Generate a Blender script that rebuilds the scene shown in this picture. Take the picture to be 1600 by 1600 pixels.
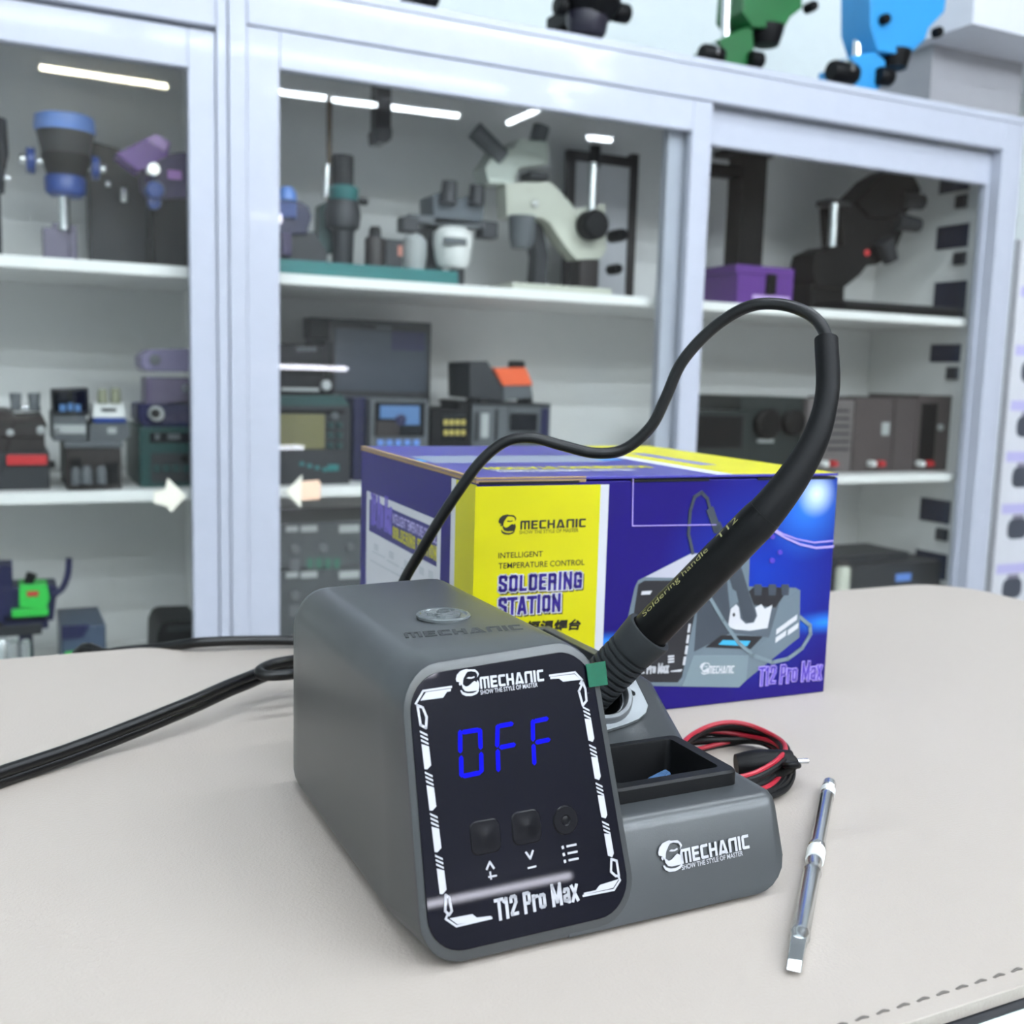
import bpy, bmesh, math, random
from mathutils import Vector, Matrix
random.seed(7)
SC = bpy.context.scene
for o in list(bpy.data.objects):
    bpy.data.objects.remove(o)
PI = math.pi
V = Vector

# ------------------------------------------------------------------ camera
FPX = 1660.0
CAMZ = 0.923
TOP = 0.760
YAW, PITCH, ROLL = math.radians(25.857), math.radians(7.394), math.radians(1.598)
FWD = V((math.sin(YAW) * math.cos(PITCH), math.cos(YAW) * math.cos(PITCH), -math.sin(PITCH)))
R0 = V((math.cos(YAW), -math.sin(YAW), 0))
U0 = R0.cross(FWD)
RGT = R0 * math.cos(ROLL) + U0 * math.sin(ROLL)
UPV = U0 * math.cos(ROLL) - R0 * math.sin(ROLL)
CAM = V((0, 0, CAMZ))
cam = bpy.data.cameras.new('camera')
co = bpy.data.objects.new('camera', cam)
SC.collection.objects.link(co)
m3 = Matrix((RGT, UPV, -FWD)).transposed()
co.matrix_world = Matrix.Translation(CAM) @ m3.to_4x4()
cam.sensor_width = 36
cam.sensor_fit = 'HORIZONTAL'
cam.lens = 36 * FPX / 1600
cam.clip_start = 0.01
cam.clip_end = 60
cam.dof.use_dof = True
cam.dof.focus_distance = 0.36
cam.dof.aperture_fstop = 17.0
SC.camera = co

# ------------------------------------------------------------------ world, exposure
w = bpy.data.worlds.new('world')
SC.world = w
w.use_nodes = True
w.node_tree.nodes['Background'].inputs[0].default_value = (0.85, 0.92, 1, 1)
w.node_tree.nodes['Background'].inputs[1].default_value = 0.3
SC.view_settings.view_transform = 'Standard'
SC.view_settings.look = 'None'
SC.view_settings.gamma = 1
SC.view_settings.exposure = 1.72
SC.view_settings.use_curve_mapping = False
try:
    SC.cycles.use_denoising = True
    SC.cycles.max_bounces = 10
    SC.cycles.transparent_max_bounces = 16
    SC.cycles.sample_clamp_indirect = 6
except Exception:
    pass
TUBE_POWER = 34.0

# ------------------------------------------------------------------ materials
def lin(c):
    r = []
    for x in c:
        x /= 255.0
        r.append(x / 12.92 if x <= 0.04045 else ((x + 0.055) / 1.055) ** 2.4)
    return (r[0], r[1], r[2], 1)

MATS = {}
def mat(name, c, rough=0.5, metal=0.0, spec=0.5, coat=0.0, bump=0.0, bscale=200.0, var=0.04, vscale=30.0):
    if name in MATS:
        return MATS[name]
    m = bpy.data.materials.new(name)
    m.use_nodes = True
    nt = m.node_tree
    b = nt.nodes['Principled BSDF']
    b.inputs['Roughness'].default_value = rough
    b.inputs['Metallic'].default_value = metal
    b.inputs['Specular IOR Level'].default_value = spec
    b.inputs['Coat Weight'].default_value = coat
    b.inputs['Coat Roughness'].default_value = 0.05
    tc = nt.nodes.new('ShaderNodeTexCoord')
    nz = nt.nodes.new('ShaderNodeTexNoise')
    nz.inputs['Scale'].default_value = vscale
    nz.inputs['Detail'].default_value = 3
    nt.links.new(tc.outputs['Object'], nz.inputs['Vector'])
    mx = nt.nodes.new('ShaderNodeMix')
    mx.data_type = 'RGBA'
    L = lin(c)
    mx.inputs[6].default_value = tuple(max(0, x * (1 - var)) for x in L[:3]) + (1,)
    mx.inputs[7].default_value = tuple(min(1, x * (1 + var)) for x in L[:3]) + (1,)
    nt.links.new(nz.outputs['Fac'], mx.inputs[0])
    nt.links.new(mx.outputs[2], b.inputs['Base Color'])
    if bump:
        n2 = nt.nodes.new('ShaderNodeTexNoise')
        n2.inputs['Scale'].default_value = bscale
        n2.inputs['Detail'].default_value = 4
        nt.links.new(tc.outputs['Object'], n2.inputs['Vector'])
        bp = nt.nodes.new('ShaderNodeBump')
        bp.inputs['Strength'].default_value = bump
        bp.inputs['Distance'].default_value = 0.001
        nt.links.new(n2.outputs['Fac'], bp.inputs['Height'])
        nt.links.new(bp.outputs['Normal'], b.inputs['Normal'])
    MATS[name] = m
    return m

def emit(name, c, s, base=None):
    if name in MATS:
        return MATS[name]
    m = bpy.data.materials.new(name)
    m.use_nodes = True
    b = m.node_tree.nodes['Principled BSDF']
    b.inputs['Base Color'].default_value = lin(base or c)
    b.inputs['Emission Color'].default_value = lin(c)
    b.inputs['Emission Strength'].default_value = s
    b.inputs['Roughness'].default_value = 0.4
    MATS[name] = m
    return m

def glass_mat(name, tint):
    m = bpy.data.materials.new(name)
    m.use_nodes = True
    nt = m.node_tree
    nt.nodes.remove(nt.nodes['Principled BSDF'])
    out = nt.nodes['Material Output']
    tr = nt.nodes.new('ShaderNodeBsdfTransparent')
    tr.inputs[0].default_value = lin(tint)
    gl = nt.nodes.new('ShaderNodeBsdfGlossy')
    gl.inputs['Roughness'].default_value = 0.01
    gl.inputs[0].default_value = (1, 1, 1, 1)
    lw = nt.nodes.new('ShaderNodeLayerWeight')
    lw.inputs[0].default_value = 0.5
    p = nt.nodes.new('ShaderNodeMath'); p.operation = 'POWER'; p.inputs[1].default_value = 5
    ma = nt.nodes.new('ShaderNodeMath'); ma.operation = 'MULTIPLY_ADD'
    ma.inputs[1].default_value = 0.97; ma.inputs[2].default_value = 0.024
    mx = nt.nodes.new('ShaderNodeMixShader')
    nt.links.new(lw.outputs['Facing'], p.inputs[0])
    nt.links.new(p.outputs[0], ma.inputs[0])
    nt.links.new(ma.outputs[0], mx.inputs[0])
    nt.links.new(tr.outputs[0], mx.inputs[1])
    nt.links.new(gl.outputs[0], mx.inputs[2])
    nt.links.new(mx.outputs[0], out.inputs[0])
    return m

# ------------------------------------------------------------------ pixel helpers (photo frame 1600 x 1600)
def ray(x, y):
    return FWD * FPX + RGT * (x - 800) - UPV * (y - 800)
def on_plane(x, y, p0, n):
    d = ray(x, y)
    return CAM + d * ((V(p0) - CAM).dot(n) / d.dot(n))
def on_z(x, y, z):
    return on_plane(x, y, (0, 0, z), V((0, 0, 1)))
def on_y(x, y, Y):
    return on_plane(x, y, (0, Y, 0), V((0, 1, 0)))
def at_depth(x, y, d):
    return CAM + ray(x, y) * (d / FPX)

# ------------------------------------------------------------------ mesh builder
class Frame:
    def __init__(s, o, ex, ey, n=None):
        s.o = V(o); s.ex = V(ex).normalized(); s.ey = V(ey).normalized()
        s.n = V(n).normalized() if n is not None else s.ex.cross(s.ey).normalized()
    def __call__(s, a, b, c=0.0):
        return s.o + s.ex * a + s.ey * b + s.n * c
    def px(s, x, y):
        p = on_plane(x, y, s.o, s.n) - s.o
        return (p.dot(s.ex), p.dot(s.ey))
WF = Frame((0, 0, 0), (1, 0, 0), (0, 1, 0))

def catmull(pts, n=8):
    pts = [V(p) for p in pts]
    P = [pts[0] * 2 - pts[1]] + pts + [pts[-1] * 2 - pts[-2]]
    out = []
    for i in range(1, len(P) - 2):
        a, b, c, d = P[i - 1:i + 3]
        for k in range(n):
            t = k / n
            out.append(0.5 * ((2 * b) + (c - a) * t + (2 * a - 5 * b + 4 * c - d) * t * t + (3 * b - a - 3 * c + d) * t ** 3))
    out.append(pts[-1])
    return out

class MB:
    def __init__(s):
        s.v = []; s.f = []; s.mi = []
    def add(s, vs, fs, mi=0):
        k = len(s.v)
        s.v += [V(p) for p in vs]
        s.f += [tuple(i + k for i in f) for f in fs]
        s.mi += [mi] * len(fs)
        return s
    def box(s, x0, x1, y0, y1, z0, z1, F=None, mi=0):
        F = F or WF
        vs = [F(x, y, z) for z in (z0, z1) for x, y in ((x0, y0), (x1, y0), (x1, y1), (x0, y1))]
        return s.add(vs, [(0, 3, 2, 1), (4, 5, 6, 7), (0, 1, 5, 4), (1, 2, 6, 5), (2, 3, 7, 6), (3, 0, 4, 7)], mi)
    def hexa(s, vs, mi=0):
        return s.add(vs, [(0, 3, 2, 1), (4, 5, 6, 7), (0, 1, 5, 4), (1, 2, 6, 5), (2, 3, 7, 6), (3, 0, 4, 7)], mi)
    def rings(s, rings, cap0=True, cap1=True, mi=0, closed=True):
        n = len(rings[0]); vs = [p for r in rings for p in r]; fs = []
        for i in range(len(rings) - 1):
            for j in range(n if closed else n - 1):
                a = i * n + j; b = i * n + (j + 1) % n
                fs.append((a, b, b + n, a + n))
        if cap0: fs.append(tuple(range(n - 1, -1, -1)))
        if cap1: fs.append(tuple((len(rings) - 1) * n + j for j in range(n)))
        return s.add(vs, fs, mi)
    def lathe(s, p, axis, prof, seg=20, mi=0):
        p = V(p); a = V(axis).normalized()
        t = V((0, 0, 1)) if abs(a.z) < 0.9 else V((1, 0, 0))
        e1 = a.cross(t).normalized(); e2 = a.cross(e1)
        R = [[p + a * h + (e1 * math.cos(2 * PI * j / seg) + e2 * math.sin(2 * PI * j / seg)) * max(r, 1e-5) for j in range(seg)] for h, r in prof]
        return s.rings(R, mi=mi)
    def cyl(s, p, q, r0, r1=None, seg=16, mi=0):
        p = V(p); q = V(q)
        return s.lathe(p, q - p, [(0, r0), ((q - p).length, r0 if r1 is None else r1)], seg, mi)
    def sph(s, p, r, sx=1, sy=1, sz=1, seg=14, mi=0):
        R = []
        p = V(p)
        for i in range(1, 9):
            t = PI * i / 9
            R.append([p + V((sx * r * math.sin(t) * math.cos(2 * PI * j / seg), sy * r * math.sin(t) * math.sin(2 * PI * j / seg), -sz * r * math.cos(t))) for j in range(seg)])
        return s.rings(R, mi=mi)
    def tube(s, pts, r, seg=10, mi=0, sm=6, flat=None):
        P = catmull(pts, sm) if sm else [V(p) for p in pts]
        n = len(P); rr = r if callable(r) else (lambda t: r)
        T = [(P[min(i + 1, n - 1)] - P[max(i - 1, 0)]).normalized() for i in range(n)]
        u = T[0].cross(V((0, 0, 1)))
        if u.length < 1e-3: u = T[0].cross(V((1, 0, 0)))
        u.normalize(); R = []
        for i in range(n):
            u = (u - T[i] * u.dot(T[i])).normalized(); wv = T[i].cross(u); q = rr(i / (n - 1))
            R.append([P[i] + (u * math.cos(2 * PI * j / seg) + wv * math.sin(2 * PI * j / seg)) * q for j in range(seg)])
        return s.rings(R, mi=mi)
    def poly(s, F, pts, h0, h1, mi=0):
        """closed 2D polygon on frame F, from height h0 to h1 (any simple outline)"""
        bm = bmesh.new()
        ar = sum(pts[i][0] * pts[(i + 1) % len(pts)][1] - pts[(i + 1) % len(pts)][0] * pts[i][1] for i in range(len(pts)))
        if ar < 0: pts = pts[::-1]
        top = [F(a, b, h1) for a, b in pts]; bot = [F(a, b, h0) for a, b in pts]
        n = len(pts)
        from mathutils.geometry import tessellate_polygon
        tri = tessellate_polygon([[V((a, b, 0)) for a, b in pts]])
        bm.free()
        fs = []
        for t in tri:
            a, b, c = t
            cr = (pts[b][0] - pts[a][0]) * (pts[c][1] - pts[a][1]) - (pts[c][0] - pts[a][0]) * (pts[b][1] - pts[a][1])
            if cr < 0: a, c = c, a
            fs.append((a, b, c)); fs.append((c + n, b + n, a + n))
        for i in range(n):
            j = (i + 1) % n
            fs.append((i, i + n, j + n, j))
        return s.add(top + bot, fs, mi)
    def stroke(s, F, pts, wd, h0, h1, closed=False, mi=0):
        P = list(pts) + ([pts[0]] if closed else [])
        for a, b in zip(P[:-1], P[1:]):
            d = V((b[0] - a[0], b[1] - a[1], 0))
            if d.length < 1e-9: continue
            d.normalize(); q = V((-d.y, d.x, 0)) * wd / 2; e = d * wd * 0.35
            s.poly(F, [(a[0] - e.x + q.x, a[1] - e.y + q.y), (a[0] - e.x - q.x, a[1] - e.y - q.y), (b[0] + e.x - q.x, b[1] + e.y - q.y), (b[0] + e.x + q.x, b[1] + e.y + q.y)], h0, h1, mi)
        return s
    def split(s, name, *a, **k):
        n = len(s.v); par = list(range(n))
        def fd(i):
            while par[i] != i: par[i] = par[par[i]]; i = par[i]
            return i
        for f in s.f:
            for i in f[1:]: par[fd(i)] = fd(f[0])
        gs = {}
        for fi, f in enumerate(s.f): gs.setdefault(fd(f[0]), []).append(fi)
        out = []
        for g in gs.values():
            m_ = MB(); used = sorted({i for fi in g for i in s.f[fi]}); mp = {i: q for q, i in enumerate(used)}
            m_.v = [s.v[i] for i in used]; m_.f = [tuple(mp[i] for i in s.f[fi]) for fi in g]; m_.mi = [s.mi[fi] for fi in g]
            out.append(m_.build(name, *a, **k))
        return out[0]
    def build(s, name, m, parent=None, smooth=True, bevel=0.0, seg=2, recalc=True):
        root = parent
        while root is not None and root.parent is not None: root = root.parent
        o0 = root.location if root is not None else V((0, 0, 0))
        me = bpy.data.meshes.new(name)
        me.from_pydata([p - o0 for p in s.v], [], s.f)
        for k, mm in enumerate(m if isinstance(m, (list, tuple)) else [m]): me.materials.append(mm)
        for p, i in zip(me.polygons, s.mi): p.material_index = i
        if recalc:
            bm = bmesh.new(); bm.from_mesh(me)
            bmesh.ops.recalc_face_normals(bm, faces=bm.faces)
            bm.to_mesh(me); bm.free()
        if smooth:
            me.polygons.foreach_set('use_smooth', [True] * len(me.polygons))
            try: me.set_sharp_from_angle(angle=math.radians(35))
            except Exception: pass
        o = bpy.data.objects.new(name, me)
        SC.collection.objects.link(o)
        if parent is not None: o.parent = parent
        if bevel:
            b = o.modifiers.new('bevel', 'BEVEL'); b.width = bevel; b.segments = seg
            b.limit_method = 'ANGLE'; b.angle_limit = math.radians(40)
            if smooth: b.harden_normals = True
        return o

def thing(name, label, cat, loc, group=None):
    o = bpy.data.objects.new(name, None)
    SC.collection.objects.link(o)
    o.empty_display_size = 0.02
    o.location = loc
    o['label'] = label; o['category'] = cat
    if group: o['group'] = group
    return o
def tag(o, label, cat, group=None):
    o['label'] = label; o['category'] = cat
    if group: o['group'] = group
    return o
def structure(o):
    o['kind'] = 'structure'
    return o

def rrect(x0, x1, y0, y1, r, n=6):
    if not isinstance(r, (list, tuple)): r = [r] * 4      # BL, BR, TR, TL
    out = []
    for (cx, cy, a0), q in zip(((x0, y0, PI), (x1, y0, 1.5 * PI), (x1, y1, 0), (x0, y1, 0.5 * PI)), r):
        ax = cx + (q if cx == x0 else -q); ay = cy + (q if cy == y0 else -q)
        for k in range(n + 1):
            t = a0 + 0.5 * PI * k / n
            out.append((ax + q * math.cos(t), ay + q * math.sin(t)))
    return out

# ------------------------------------------------------------------ lettering
def text_polys(body, bold=0.0, shear=0.0):
    cu = bpy.data.curves.new('lettering', 'FONT')
    cu.body = body; cu.size = 1.0; cu.offset = bold; cu.shear = shear
    cu.resolution_u = 3
    ob = bpy.data.objects.new('lettering', cu)
    SC.collection.objects.link(ob)
    dg = bpy.context.evaluated_depsgraph_get()
    dg.update()
    me = bpy.data.meshes.new_from_object(ob.evaluated_get(dg))
    vs = [v.co.copy() for v in me.vertices]; fs = [tuple(p.vertices) for p in me.polygons]
    bpy.data.objects.remove(ob); bpy.data.curves.remove(cu); bpy.data.meshes.remove(me)
    return vs, fs
def text(mb, F, body, a, b, hgt, h, bold=0.0, shear=0.0, mi=0, wrap=None):
    """lettering with baseline from 2D point a to b on frame F, letter height hgt, lifted h"""
    vs, fs = text_polys(body, bold, shear)
    if not vs: return
    x0 = min(v.x for v in vs); x1 = max(v.x for v in vs); y1 = max(v.y for v in vs)
    a = V((a[0], a[1], 0)); b = V((b[0], b[1], 0)); e = b - a; q = V((-e.y, e.x, 0)).normalized()
    y0 = min(v.y for v in vs)
    if body.upper() == body: yy0 = y0
    else: yy0 = 0.0
    P = [a + e * ((v.x - x0) / (x1 - x0)) + q * (hgt * (v.y - yy0) / (y1 - yy0)) for v in vs]
    mb.add([F(p.x, p.y, h) if wrap is None else wrap(p.x, p.y, h) for p in P], fs, mi)

MECH = {'M': (1.0, [[(0, 0), (0, .86), (.1, 1), (1, 1), (1, 0), (.8, 0), (.8, .8), (.6, .8), (.6, 0), (.4, 0), (.4, .8), (.2, .8), (.2, 0)]]),
 'E': (.72, [[(0, 0), (0, 1), (.72, 1), (.72, .8), (.24, .8), (.24, .6), (.66, .6), (.66, .41), (.24, .41), (.24, .2), (.72, .2), (.72, 0)]]),
 'C': (.74, [[(.12, 0), (0, .12), (0, .88), (.12, 1), (.74, 1), (.74, .8), (.24, .8), (.24, .2), (.74, .2), (.74, 0)]]),
 'H': (.8, [[(0, 0), (0, 1), (.22, 1), (.22, .6), (.58, .6), (.58, 1), (.8, 1), (.8, 0), (.58, 0), (.58, .4), (.22, .4), (.22, 0)]]),
 'A': (.95, [[(0, 0), (.3, 1), (.62, 1), (.95, 0), (.7, 0), (.47, .78), (.38, .48), (.27, .08), (.24, 0)], [(.3, .05), (.36, .26), (.62, .26), (.68, .05)]]),
 'N': (.86, [[(0, 0), (0, .86), (.1, 1), (.86, 1), (.86, 0), (.63, 0), (.63, .8), (.23, .8), (.23, 0)]]),
 'I': (.24, [[(0, 0), (0, 1), (.24, 1), (.24, 0)]])}
def brand(mb, F, a, b, hgt, h0, h1, mi=0):
    tot = sum(MECH[c][0] for c in 'MECHANIC') + 7 * 0.14
    x = 0
    e = V((b[0] - a[0], b[1] - a[1], 0)); q = V((-e.y, e.x, 0)).normalized() * hgt
    for c in 'MECHANIC':
        for pl in MECH[c][1]:
            mb.poly(F, [(a[0] + e.x * (x + p) / tot + q.x * t, a[1] + e.y * (x + p) / tot + q.y * t) for p, t in pl], h0, h1, mi)
        x += MECH[c][0] + 0.14
HAIR = [(140, 208), (137, 185), (150, 150), (185, 120), (215, 112), (255, 106), (262, 112), (330, 118), (355, 140), (366, 165), (345, 192), (350, 165), (335, 142), (290, 130), (255, 132), (237, 150), (228, 165), (215, 180), (205, 205), (200, 240), (190, 250), (175, 222), (160, 215)]
BEARD = [(190, 235), (205, 245), (225, 262), (245, 262), (262, 255), (285, 240), (300, 228), (318, 222), (338, 235), (345, 215), (358, 235), (362, 262), (352, 300), (330, 310), (250, 310), (215, 300), (195, 272)]
EYE = [(240, 190), (262, 180), (290, 186), (318, 178), (322, 190), (290, 198), (262, 196)]
COLLAR = [(170, 292), (182, 290), (197, 310), (240, 325), (290, 328), (325, 318), (345, 300), (352, 312), (330, 338), (280, 352), (220, 347), (185, 326)]
EAR = [(165, 222), (176, 226), (182, 242), (172, 250), (163, 238)]
def emblem(mb, F, a, ex, hgt, h0, h1, mi=0):
    """bearded head mark; a = lower-left corner, ex = 2D unit direction of its width"""
    q = (-ex[1], ex[0]); s = hgt / 246.0
    for pl in (HAIR, BEARD, EYE, COLLAR, EAR):
        mb.poly(F, [(a[0] + s * ((x - 135) * ex[0] + (352 - y) * q[0]), a[1] + s * ((x - 135) * ex[1] + (352 - y) * q[1])) for x, y in pl], h0, h1, mi)

def _r(x0, y0, x1, y1, c=0.05):
    return [(x0 + c, y0), (x1 - c, y0), (x1, y0 + c), (x1, y1 - c), (x1 - c, y1), (x0 + c, y1), (x0, y1 - c), (x0, y0 + c), (x0 + c, y0)]
A0, A1, B0, B1 = 0.09, 0.36, 0.09, 0.91
HEAVY = {'S': (.45, [[(A1, .70), (A1, .86), (A1 - .05, B1), (A0 + .05, B1), (A0, .86), (A0, .60), (A1, .40), (A1, .14), (A1 - .05, B0), (A0 + .05, B0), (A0, .14), (A0, .30)]]),
 'O': (.45, [_r(A0, B0, A1, B1)]), 'L': (.40, [[(A0, B1), (A0, B0), (.33, B0)]]), 'D': (.45, [_r(A0, B0, A1, B1), [(A0, B0), (A0, B1)]]),
 'E': (.40, [[(.33, B1), (A0, B1), (A0, B0), (.33, B0)], [(A0, .5), (.30, .5)]]), 'R': (.46, [[(A0, 0), (A0, B1), (A1 - .05, B1), (A1, .86), (A1, .58), (A1 - .06, .5), (A0, .5)], [(A1 - .05, .5), (A1, .42), (A1, 0)]]),
 'I': (.20, [[(.1, 0), (.1, 1)]]), 'N': (.47, [[(A0, 0), (A0, 1)], [(.38, 0), (.38, 1)], [(A0, .88), (.38, .12)]]), 'G': (.45, [[(A1, .68), (A1, .86), (A1 - .05, B1), (A0 + .05, B1), (A0, .86), (A0, .14), (A0 + .05, B0), (A1, B0), (A1, .46), (.24, .46)]]),
 'T': (.40, [[(0, B1), (.40, B1)], [(.2, 0), (.2, B1)]]), 'A': (.46, [[(.07, 0), (.2, .93), (.26, .93), (.39, 0)], [(.12, .24), (.34, .24)]]), 'P': (.45, [[(A0, 0), (A0, B1), (A1 - .05, B1), (A1, .86), (A1, .52), (A1 - .05, .44), (A0, .44)]]),
 'M': (.62, [[(A0, 0), (A0, 1)], [(.53, 0), (.53, 1)], [(A0, .95), (.31, .15), (.53, .95)]]), '1': (.28, [[(.03, .76), (.16, .9), (.16, 0)]]), '2': (.43, [[(A0, .68), (A0, .86), (A0 + .05, B1), (.30, B1), (.35, .86), (.35, .62), (A0, .16), (A0, B0), (.40, B0)]]),
 'r': (.32, [[(A0, 0), (A0, .72)], [(A0, .56), (.20, .66), (.31, .66)]]), 'o': (.42, [_r(A0, B0, .33, .66)]), 'a': (.42, [[(A0, .54), (A0 + .04, .65), (.29, .65), (.33, .60), (.33, 0)], [(.33, .38), (A0, .32), (A0, .12), (.20, .08), (.33, .14)]]),
 'x': (.42, [[(.06, 0), (.36, .74)], [(.36, 0), (.06, .74)]]), ' ': (.22, [])}
def heavy(mb, F, body, a, b, hgt, h0, h1, wd=0.17, mi=0, grow=0.0):
    tot = sum(HEAVY[c][0] for c in body) + 0.05 * (len(body) - 1)
    e = V((b[0] - a[0], b[1] - a[1], 0)); q = V((-e.y, e.x, 0)).normalized() * hgt
    x = 0
    for c in body:
        for pl in HEAVY[c][1]:
            mb.stroke(F, [(a[0] + e.x * (x + p) / tot + q.x * t, a[1] + e.y * (x + p) / tot + q.y * t) for p, t in pl], wd * hgt + grow, h0, h1, mi=mi)
        x += HEAVY[c][0] + 0.05

# ------------------------------------------------------------------ common materials
M_FRAME = mat('frame_white', (172, 176, 188), rough=0.4, spec=0.4, coat=0.1)
M_WALLW = mat('wall_paint', (206, 214, 214), rough=0.8)
M_SHELF = mat('shelf_white', (236, 236, 234), rough=0.45)
M_BACK = mat('back_panel', (232, 232, 231), rough=0.7)
M_CEIL = mat('ceiling_paint', (170, 170, 172), rough=0.9)
M_FLOOR = mat('floor_tile', (205, 203, 200), rough=0.35)
M_GLASS = glass_mat('door_glass', (249, 250, 249))
M_BLACK = mat('black_plastic', (7, 7, 9), rough=0.5, spec=0.2)
M_DARK = mat('charcoal_plastic', (34, 36, 41), rough=0.5)
M_GREY = mat('grey_plastic', (84, 88, 92), rough=0.5)
M_LGREY = mat('light_grey_plastic', (165, 168, 168), rough=0.5)
M_CREAM = mat('cream_enamel', (196, 198, 184), rough=0.35)
M_WHITE = mat('white_enamel', (225, 226, 224), rough=0.35)
M_CHROME = mat('chrome', (225, 228, 230), rough=0.22, metal=1.0)
M_BROWN = mat('brown_black', (36, 28, 27), rough=0.45)
M_BLUE = mat('blue_paint', (16, 56, 130), rough=0.35)
M_LBLUE = mat('light_blue_paint', (100, 140, 215), rough=0.35)
M_NAVY = mat('navy_paint', (16, 18, 66), rough=0.4)
M_SKY = mat('sky_blue_paint', (48, 140, 200), rough=0.35)
M_PURPLE = mat('purple_paint', (92, 48, 132), rough=0.4)
M_DPURPLE = mat('dark_purple_paint', (42, 24, 76), rough=0.4)
M_GREEN = mat('green_paint', (14, 88, 40), rough=0.35)
M_LGREEN = mat('bright_green_paint', (45, 190, 70), rough=0.4)
M_TEAL = mat('teal_paint', (30, 112, 112), rough=0.4)
M_DTEAL = mat('dark_teal_paint', (14, 62, 60), rough=0.4)
M_RED = mat('red_plastic', (190, 40, 45), rough=0.4)
M_ORANGE = mat('orange_plastic', (225, 95, 50), rough=0.45)
M_LILAC = mat('lilac_print', (170, 165, 205), rough=0.6)
M_PAPER = mat('white_print', (196, 197, 202), rough=0.6)
M_OLIVE = mat('olive_screen', (112, 108, 72), rough=0.2)
M_SCRN = mat('black_screen', (12, 14, 22), rough=0.1)
M_SCRNBLUE = emit('blue_screen', (95, 150, 215), 0.16, (30, 50, 80))
M_DIGG = emit('green_digits', (60, 200, 160), 0.05, (20, 60, 50))
M_TEXTW = mat('white_lettering', (182, 182, 188), rough=0.5)
M_TUBE = emit('tube_light', (236, 246, 255), TUBE_POWER)
M_TUBEW = emit('warm_tube_light', (255, 246, 214), TUBE_POWER)

# ================================================================== THE ROOM
RX0, RX1, RY0, RY1, RZ = -2.2, 5.6, -4.6, 2.62, 2.85
def slab(name, m, *b):
    return structure(MB().box(*b).build(name, m, smooth=False))
slab('floor', M_FLOOR, RX0, RX1, RY0, RY1, -0.05, 0)
slab('ceiling', M_CEIL, RX0, RX1, RY0, RY1, RZ, RZ + 0.05)
slab('wall_behind_cabinets', M_WALLW, RX0, RX1, RY1, RY1 + 0.08, 0, RZ)
slab('wall_back', mat('wall_back_paint', (150, 152, 154), rough=0.8), RX0, RX1, RY0 - 0.08, RY0, 0, RZ)
slab('wall_left', M_WALLW, RX0 - 0.08, RX0, RY0, RY1, 0, RZ)
slab('wall_right', mat('wall_right_paint', (150, 140, 132), rough=0.8), RX1, RX1 + 0.08, RY0, RY1, 0, RZ)

def tube_lamp(p, q, label, m=None, name='tube_lamp', group='fluorescent tube lamps under the ceiling', r=0.016, horiz=None):
    p = V(p); q = V(q)
    t = thing(name, label, 'ceiling lamp', (p + q) / 2, group)
    d = (q - p).normalized(); s = V((-d.y, d.x, 0)).normalized()
    up = V((0, 0, 1)) if horiz is None else V(horiz)
    if horiz is not None: s = d.cross(up)
    F = Frame(p, d, s, up)
    L = (q - p).length
    MB().box(0, L, -0.022, 0.022, 0.012, 0.03, F).build('housing', M_WHITE, t, smooth=False)
    MB().cyl(F(0.01, 0, 0), F(L - 0.01, 0, 0), r, seg=10).build('tube', m or M_TUBE, t)
    return t
ZT = 2.815
tube_lamp((0.30, -4.02, ZT), (1.12, -4.06, ZT), 'warm white tube lamp on the ceiling by the back wall', M_TUBEW)
tube_lamp((1.70, -3.82, ZT), (2.155, -3.80, ZT), 'cool tube lamp first in the far ceiling row')
tube_lamp((2.19, -3.82, ZT), (2.53, -3.80, ZT), 'short cool tube lamp in the middle of the far ceiling row')
tube_lamp((2.63, -3.80, ZT), (3.16, -3.77, ZT), 'cool tube lamp last in the far ceiling row')
tube_lamp((3.56, -3.79, ZT), (3.57, -3.30, ZT), 'cool tube lamp turned across the far ceiling row')
tube_lamp((4.30, -3.88, ZT), (4.53, -3.85, ZT), 'very short cool tube lamp at the end of the far ceiling row')
zz = [(3.73, -3.12), (3.31, -2.70), (3.68, -2.55), (3.60, -2.33), (3.19, -2.10), (3.37, -1.81)]
for a, b, lab in ((0, 1, 'cool tube lamp forming the farthest leg of the ceiling zigzag'), (1, 2, 'cool tube lamp forming the second leg of the ceiling zigzag'), (3, 4, 'cool tube lamp forming the third leg of the ceiling zigzag'), (4, 5, 'cool tube lamp forming the nearest leg of the ceiling zigzag')):
    pa, pb_ = V(zz[a] + (ZT,)), V(zz[b] + (ZT,)); sh_ = (pb_ - pa).normalized() * 0.05
    tube_lamp(pa + sh_, pb_ - sh_, lab)
rows = ((-0.9, 'nearest ceiling row behind the photographer'), (-1.9, 'second ceiling row behind the photographer'), (-2.95, 'third ceiling row behind the photographer'))  # unseen fill lamps added to light the counter and cabinet fronts
for y, rn in rows:
    for x, pl_ in ((-1.35, 'far left'), (0.05, 'centre left'), (1.45, 'centre right'), (2.55, 'far right')):
        tube_lamp((x - 0.6, y, ZT), (x + 0.6, y, ZT), 'added long tube lamp at the %s of the %s' % (pl_, rn))
tube_lamp((-0.45, 0.42, ZT), (0.75, 0.42, ZT), 'added long tube lamp straight above the counter')  # this lamp and the next are added to brighten the station top
tube_lamp((0.95, 0.42, ZT), (2.15, 0.42, ZT), 'added long tube lamp above the right end of the counter')
M_GLARE = emit('added_glare_strip', (240, 240, 255), 13.0)  # for the added strips mirrored in the station panel
M_STRIP = emit('led_strip', (235, 240, 255), 8.0)
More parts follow.
